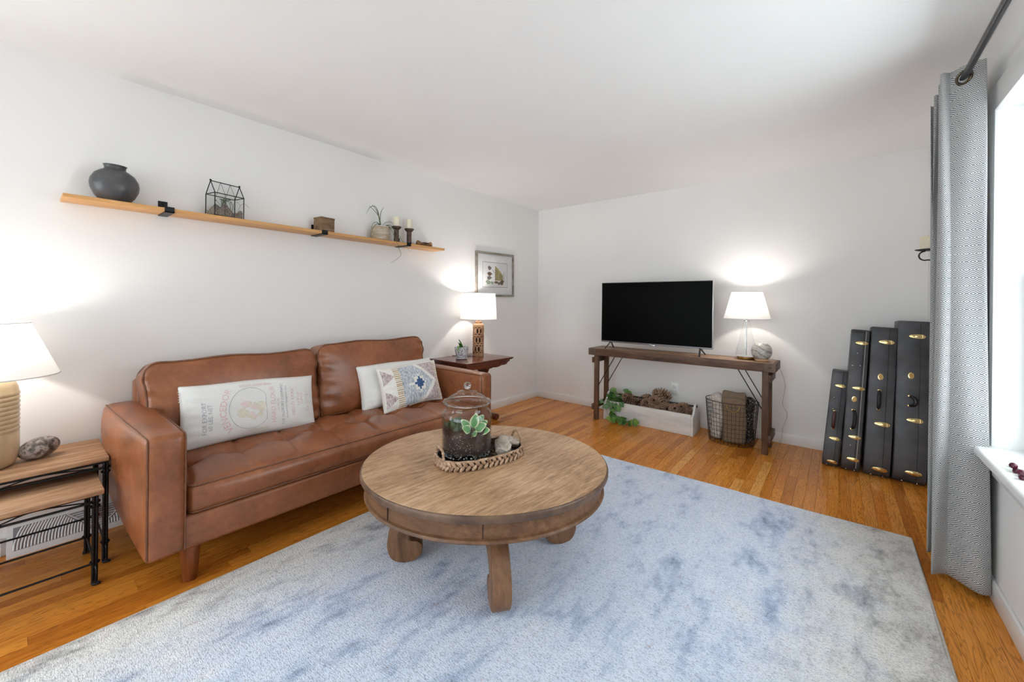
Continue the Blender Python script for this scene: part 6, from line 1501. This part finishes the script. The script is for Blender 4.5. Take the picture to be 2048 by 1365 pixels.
def curtain():
    t = thing('grommet_curtain', 'grey and white diamond-weave grommet curtain gathered beside the window', 'curtain', (3.49, -1.6, 0.02))
    zt, zb = 2.272, 0.025
    # plan path of the gathered cloth, near end first; a parameter 0..n half-waves
    nh = 7; ns = nh * 14
    prng2 = random.Random(8)
    ampR = [0.072, 0.080, 0.070, 0.066, 0.070, 0.064, 0.060, 0.06, 0.06]
    s_ = np.linspace(0, nh, ns + 1)
    def plan(f, z):
        k = (zt - z) / (zt - zb)          # 0 top .. 1 bottom
        amp = np.interp(f, range(9), ampR) * (0.82 + 0.40 * k)
        ph = PI * (f + 0.5 + 0.25 * math.sin(2.2 * k + 0.8) * np.sin(0.9 * f + 0.6) * min(1.0, k * 3))
        x = ROD[0] + 0.022 * k - 0.012 * k * np.cos(1.3 * f) + amp * np.sin(ph)
        y = -1.80 + 0.062 * f * (1 - 0.12 * k) + 0.018 * np.sin(2 * ph) + 0.05 * k * np.exp(-f)
        y = y + (0.010 + 0.016 * k) * np.sin(3 * PI * f + 1.6 * k + 0.4) * np.clip(f * 3, 0, 1)
        x = np.minimum(x, 3.572 + 0.012 * k)
        return x, y
    nz = 64; zs = np.concatenate([np.linspace(zt, zt - 0.1, 5), np.linspace(zt - 0.12, zb, nz)])
    V = []; UV = []; L = np.concatenate([[0], np.cumsum(np.hypot(*(np.diff(np.array(plan(s_, 1.0)), axis=1))))])
    for z in zs:
        x, y = plan(s_, z)
        zz = z + (0.012 * np.sin(1.7 * s_) * (1 if z < 0.2 else 0) + 0.012 * (s_ / nh) * (z < 0.2))
        for i in range(ns + 1): V.append((x[i], y[i], zz[i])); UV.append((L[i], z))
    Fc = []
    for i in range(len(zs) - 1):
        for j in range(ns): q = i * (ns + 1) + j; Fc.append([q, q + 1, q + ns + 2, q + ns + 1])
    o = MB().add(V, Fc).build('panel', curtain_mat(), t, ang=180, recalc=False)
    uvl = o.data.uv_layers.new(name='UVMap')
    for lp in o.data.loops: uvl.data[lp.index].uv = UV[lp.vertex_index]
    md = o.modifiers.new('cloth', 'SOLIDIFY'); md.thickness = 0.0022; md.offset = 0
    Mg = pm('aged_bronze', [S(66, 56, 46), S(110, 96, 76)], rough=0.35, metal=0.8, scale=30)
    for k in range(nh):
        f = k + 0.5; x, y = plan(np.array([f - 0.08, f, f + 0.08]), ROD[1]); d = np.array([x[2] - x[0], y[2] - y[0], 0]); d /= np.linalg.norm(d); n = np.array([d[1], -d[0], 0]); p = np.array([ROD[0], np.interp(ROD[0], sorted(x), y if x[0] < x[2] else y[::-1]), ROD[1]])
        P = [p + d * 0.027 * math.cos(a) + I3[2] * 0.027 * math.sin(a) for a in np.linspace(0, 2 * PI, 28, endpoint=False)]
        MB().tube(P, 0.0055, 8, closed=True).build('grommet', Mg, t)
curtain()
def rod():
    t = thing('curtain_rod', 'dark metal curtain rod above the window', 'curtain rod', (ROD[0], -2.35, ROD[1]))
    Mr = pm('gunmetal', S(74, 74, 76), rough=0.3, metal=0.85)
    MB().tube([(ROD[0], -1.28, ROD[1]), (ROD[0], -3.42, ROD[1])], 0.0125, 16).build('pole', Mr, t)
    for y in (-1.27, -3.43): MB().ball((ROD[0], y, ROD[1]), 0.022, 14, 10).build('finial', Mr, t)
    for y in (-1.305, -3.38):
        b = MB().tube([(W - 0.001, y, ROD[1] - 0.01), (ROD[0], y, ROD[1] - 0.01)], 0.006, 8).build('bracket', Mr, t)
        MB().lathe([(0, 0), (0.022, 0), (0.022, 0.005), (0, 0.006)], (W, y, ROD[1] - 0.01), 16, R=rotm('y', -PI / 2)).build('bracket_plate', Mr, b)
rod()
# ------------------------------------------------------------------ wall sconce with candle
def sconce():
    c = np.array([3.532, -0.55, 1.604])
    t = thing('wall_sconce', 'dark iron scroll wall sconce behind the curtain edge', 'sconce', tuple(c))
    Mi = pm('dark_iron', S(48, 40, 36), rough=0.5, metal=0.5)
    MB().lathe([(0, 0), (0.045, 0.001), (0.062, 0.006), (0.064, 0.009), (0.045, 0.005), (0, 0.004)], c, 28).build('plate', Mi, t)
    P = [c + np.array([-0.012 + 0.03 * math.cos(a), 0, -0.032 + 0.03 * math.sin(a)]) for a in np.linspace(PI / 2, PI * 1.6, 18)]
    P += [c + np.array([0.02, 0, -0.062]), c + np.array([0.066, 0, -0.075])]
    MB().tube(P, 0.0042, 8).build('scroll', Mi, t)
    MB().rb(c + np.array([0.064, 0, -0.03]), (0.006, 0.022, 0.16), 0.002).build('back_bar', Mi, t)
    t2 = thing('pillar_candle', 'ivory pillar candle on the wall sconce', 'candle', (c[0], c[1], c[2] + 0.0055))
    MB().lathe([(0, 0.0), (0.039, 0.0), (0.040, 0.004), (0.040, 0.082), (0.037, 0.09), (0.03, 0.091), (0.024, 0.082), (0, 0.08)], c + np.array([0, 0, 0.006]), 28).build('wax', M_wax, t2)
    MB().tube([c + np.array([0, 0, 0.085]), c + np.array([0.001, 0, 0.104])], 0.0012, 5).build('wick', M_black, t2)
sconce()
# ------------------------------------------------------------------ berries on the sill
def berries():
    c = np.array([3.592, -2.115, WZ0]); t = thing('berry_sprig', 'sprig of dark red berries lying on the window sill', 'berries', tuple(c))
    Mb = pm('dark_berry', [S(58, 18, 34), S(108, 34, 58)], rough=0.25, scale=20); r2 = random.Random(1)
    for k in range(14): MB().ball(c + np.array([r2.uniform(-0.03, 0.03), r2.uniform(-0.07, 0.02), 0.0115 + r2.choice((0, 0, 0.016))]), 0.0112, 10, 7).build('berry', Mb, t)
    for k in range(4): blade(MB(), [c + np.array([0, 0.01, 0.012]), c + np.array([-0.02 - 0.006 * k, 0.02 + 0.01 * k, 0.012]), c + np.array([-0.045, 0.02 + 0.02 * k, 0.006])], 0.004).build('leaf', M_leaf, t, recalc=False)
berries()
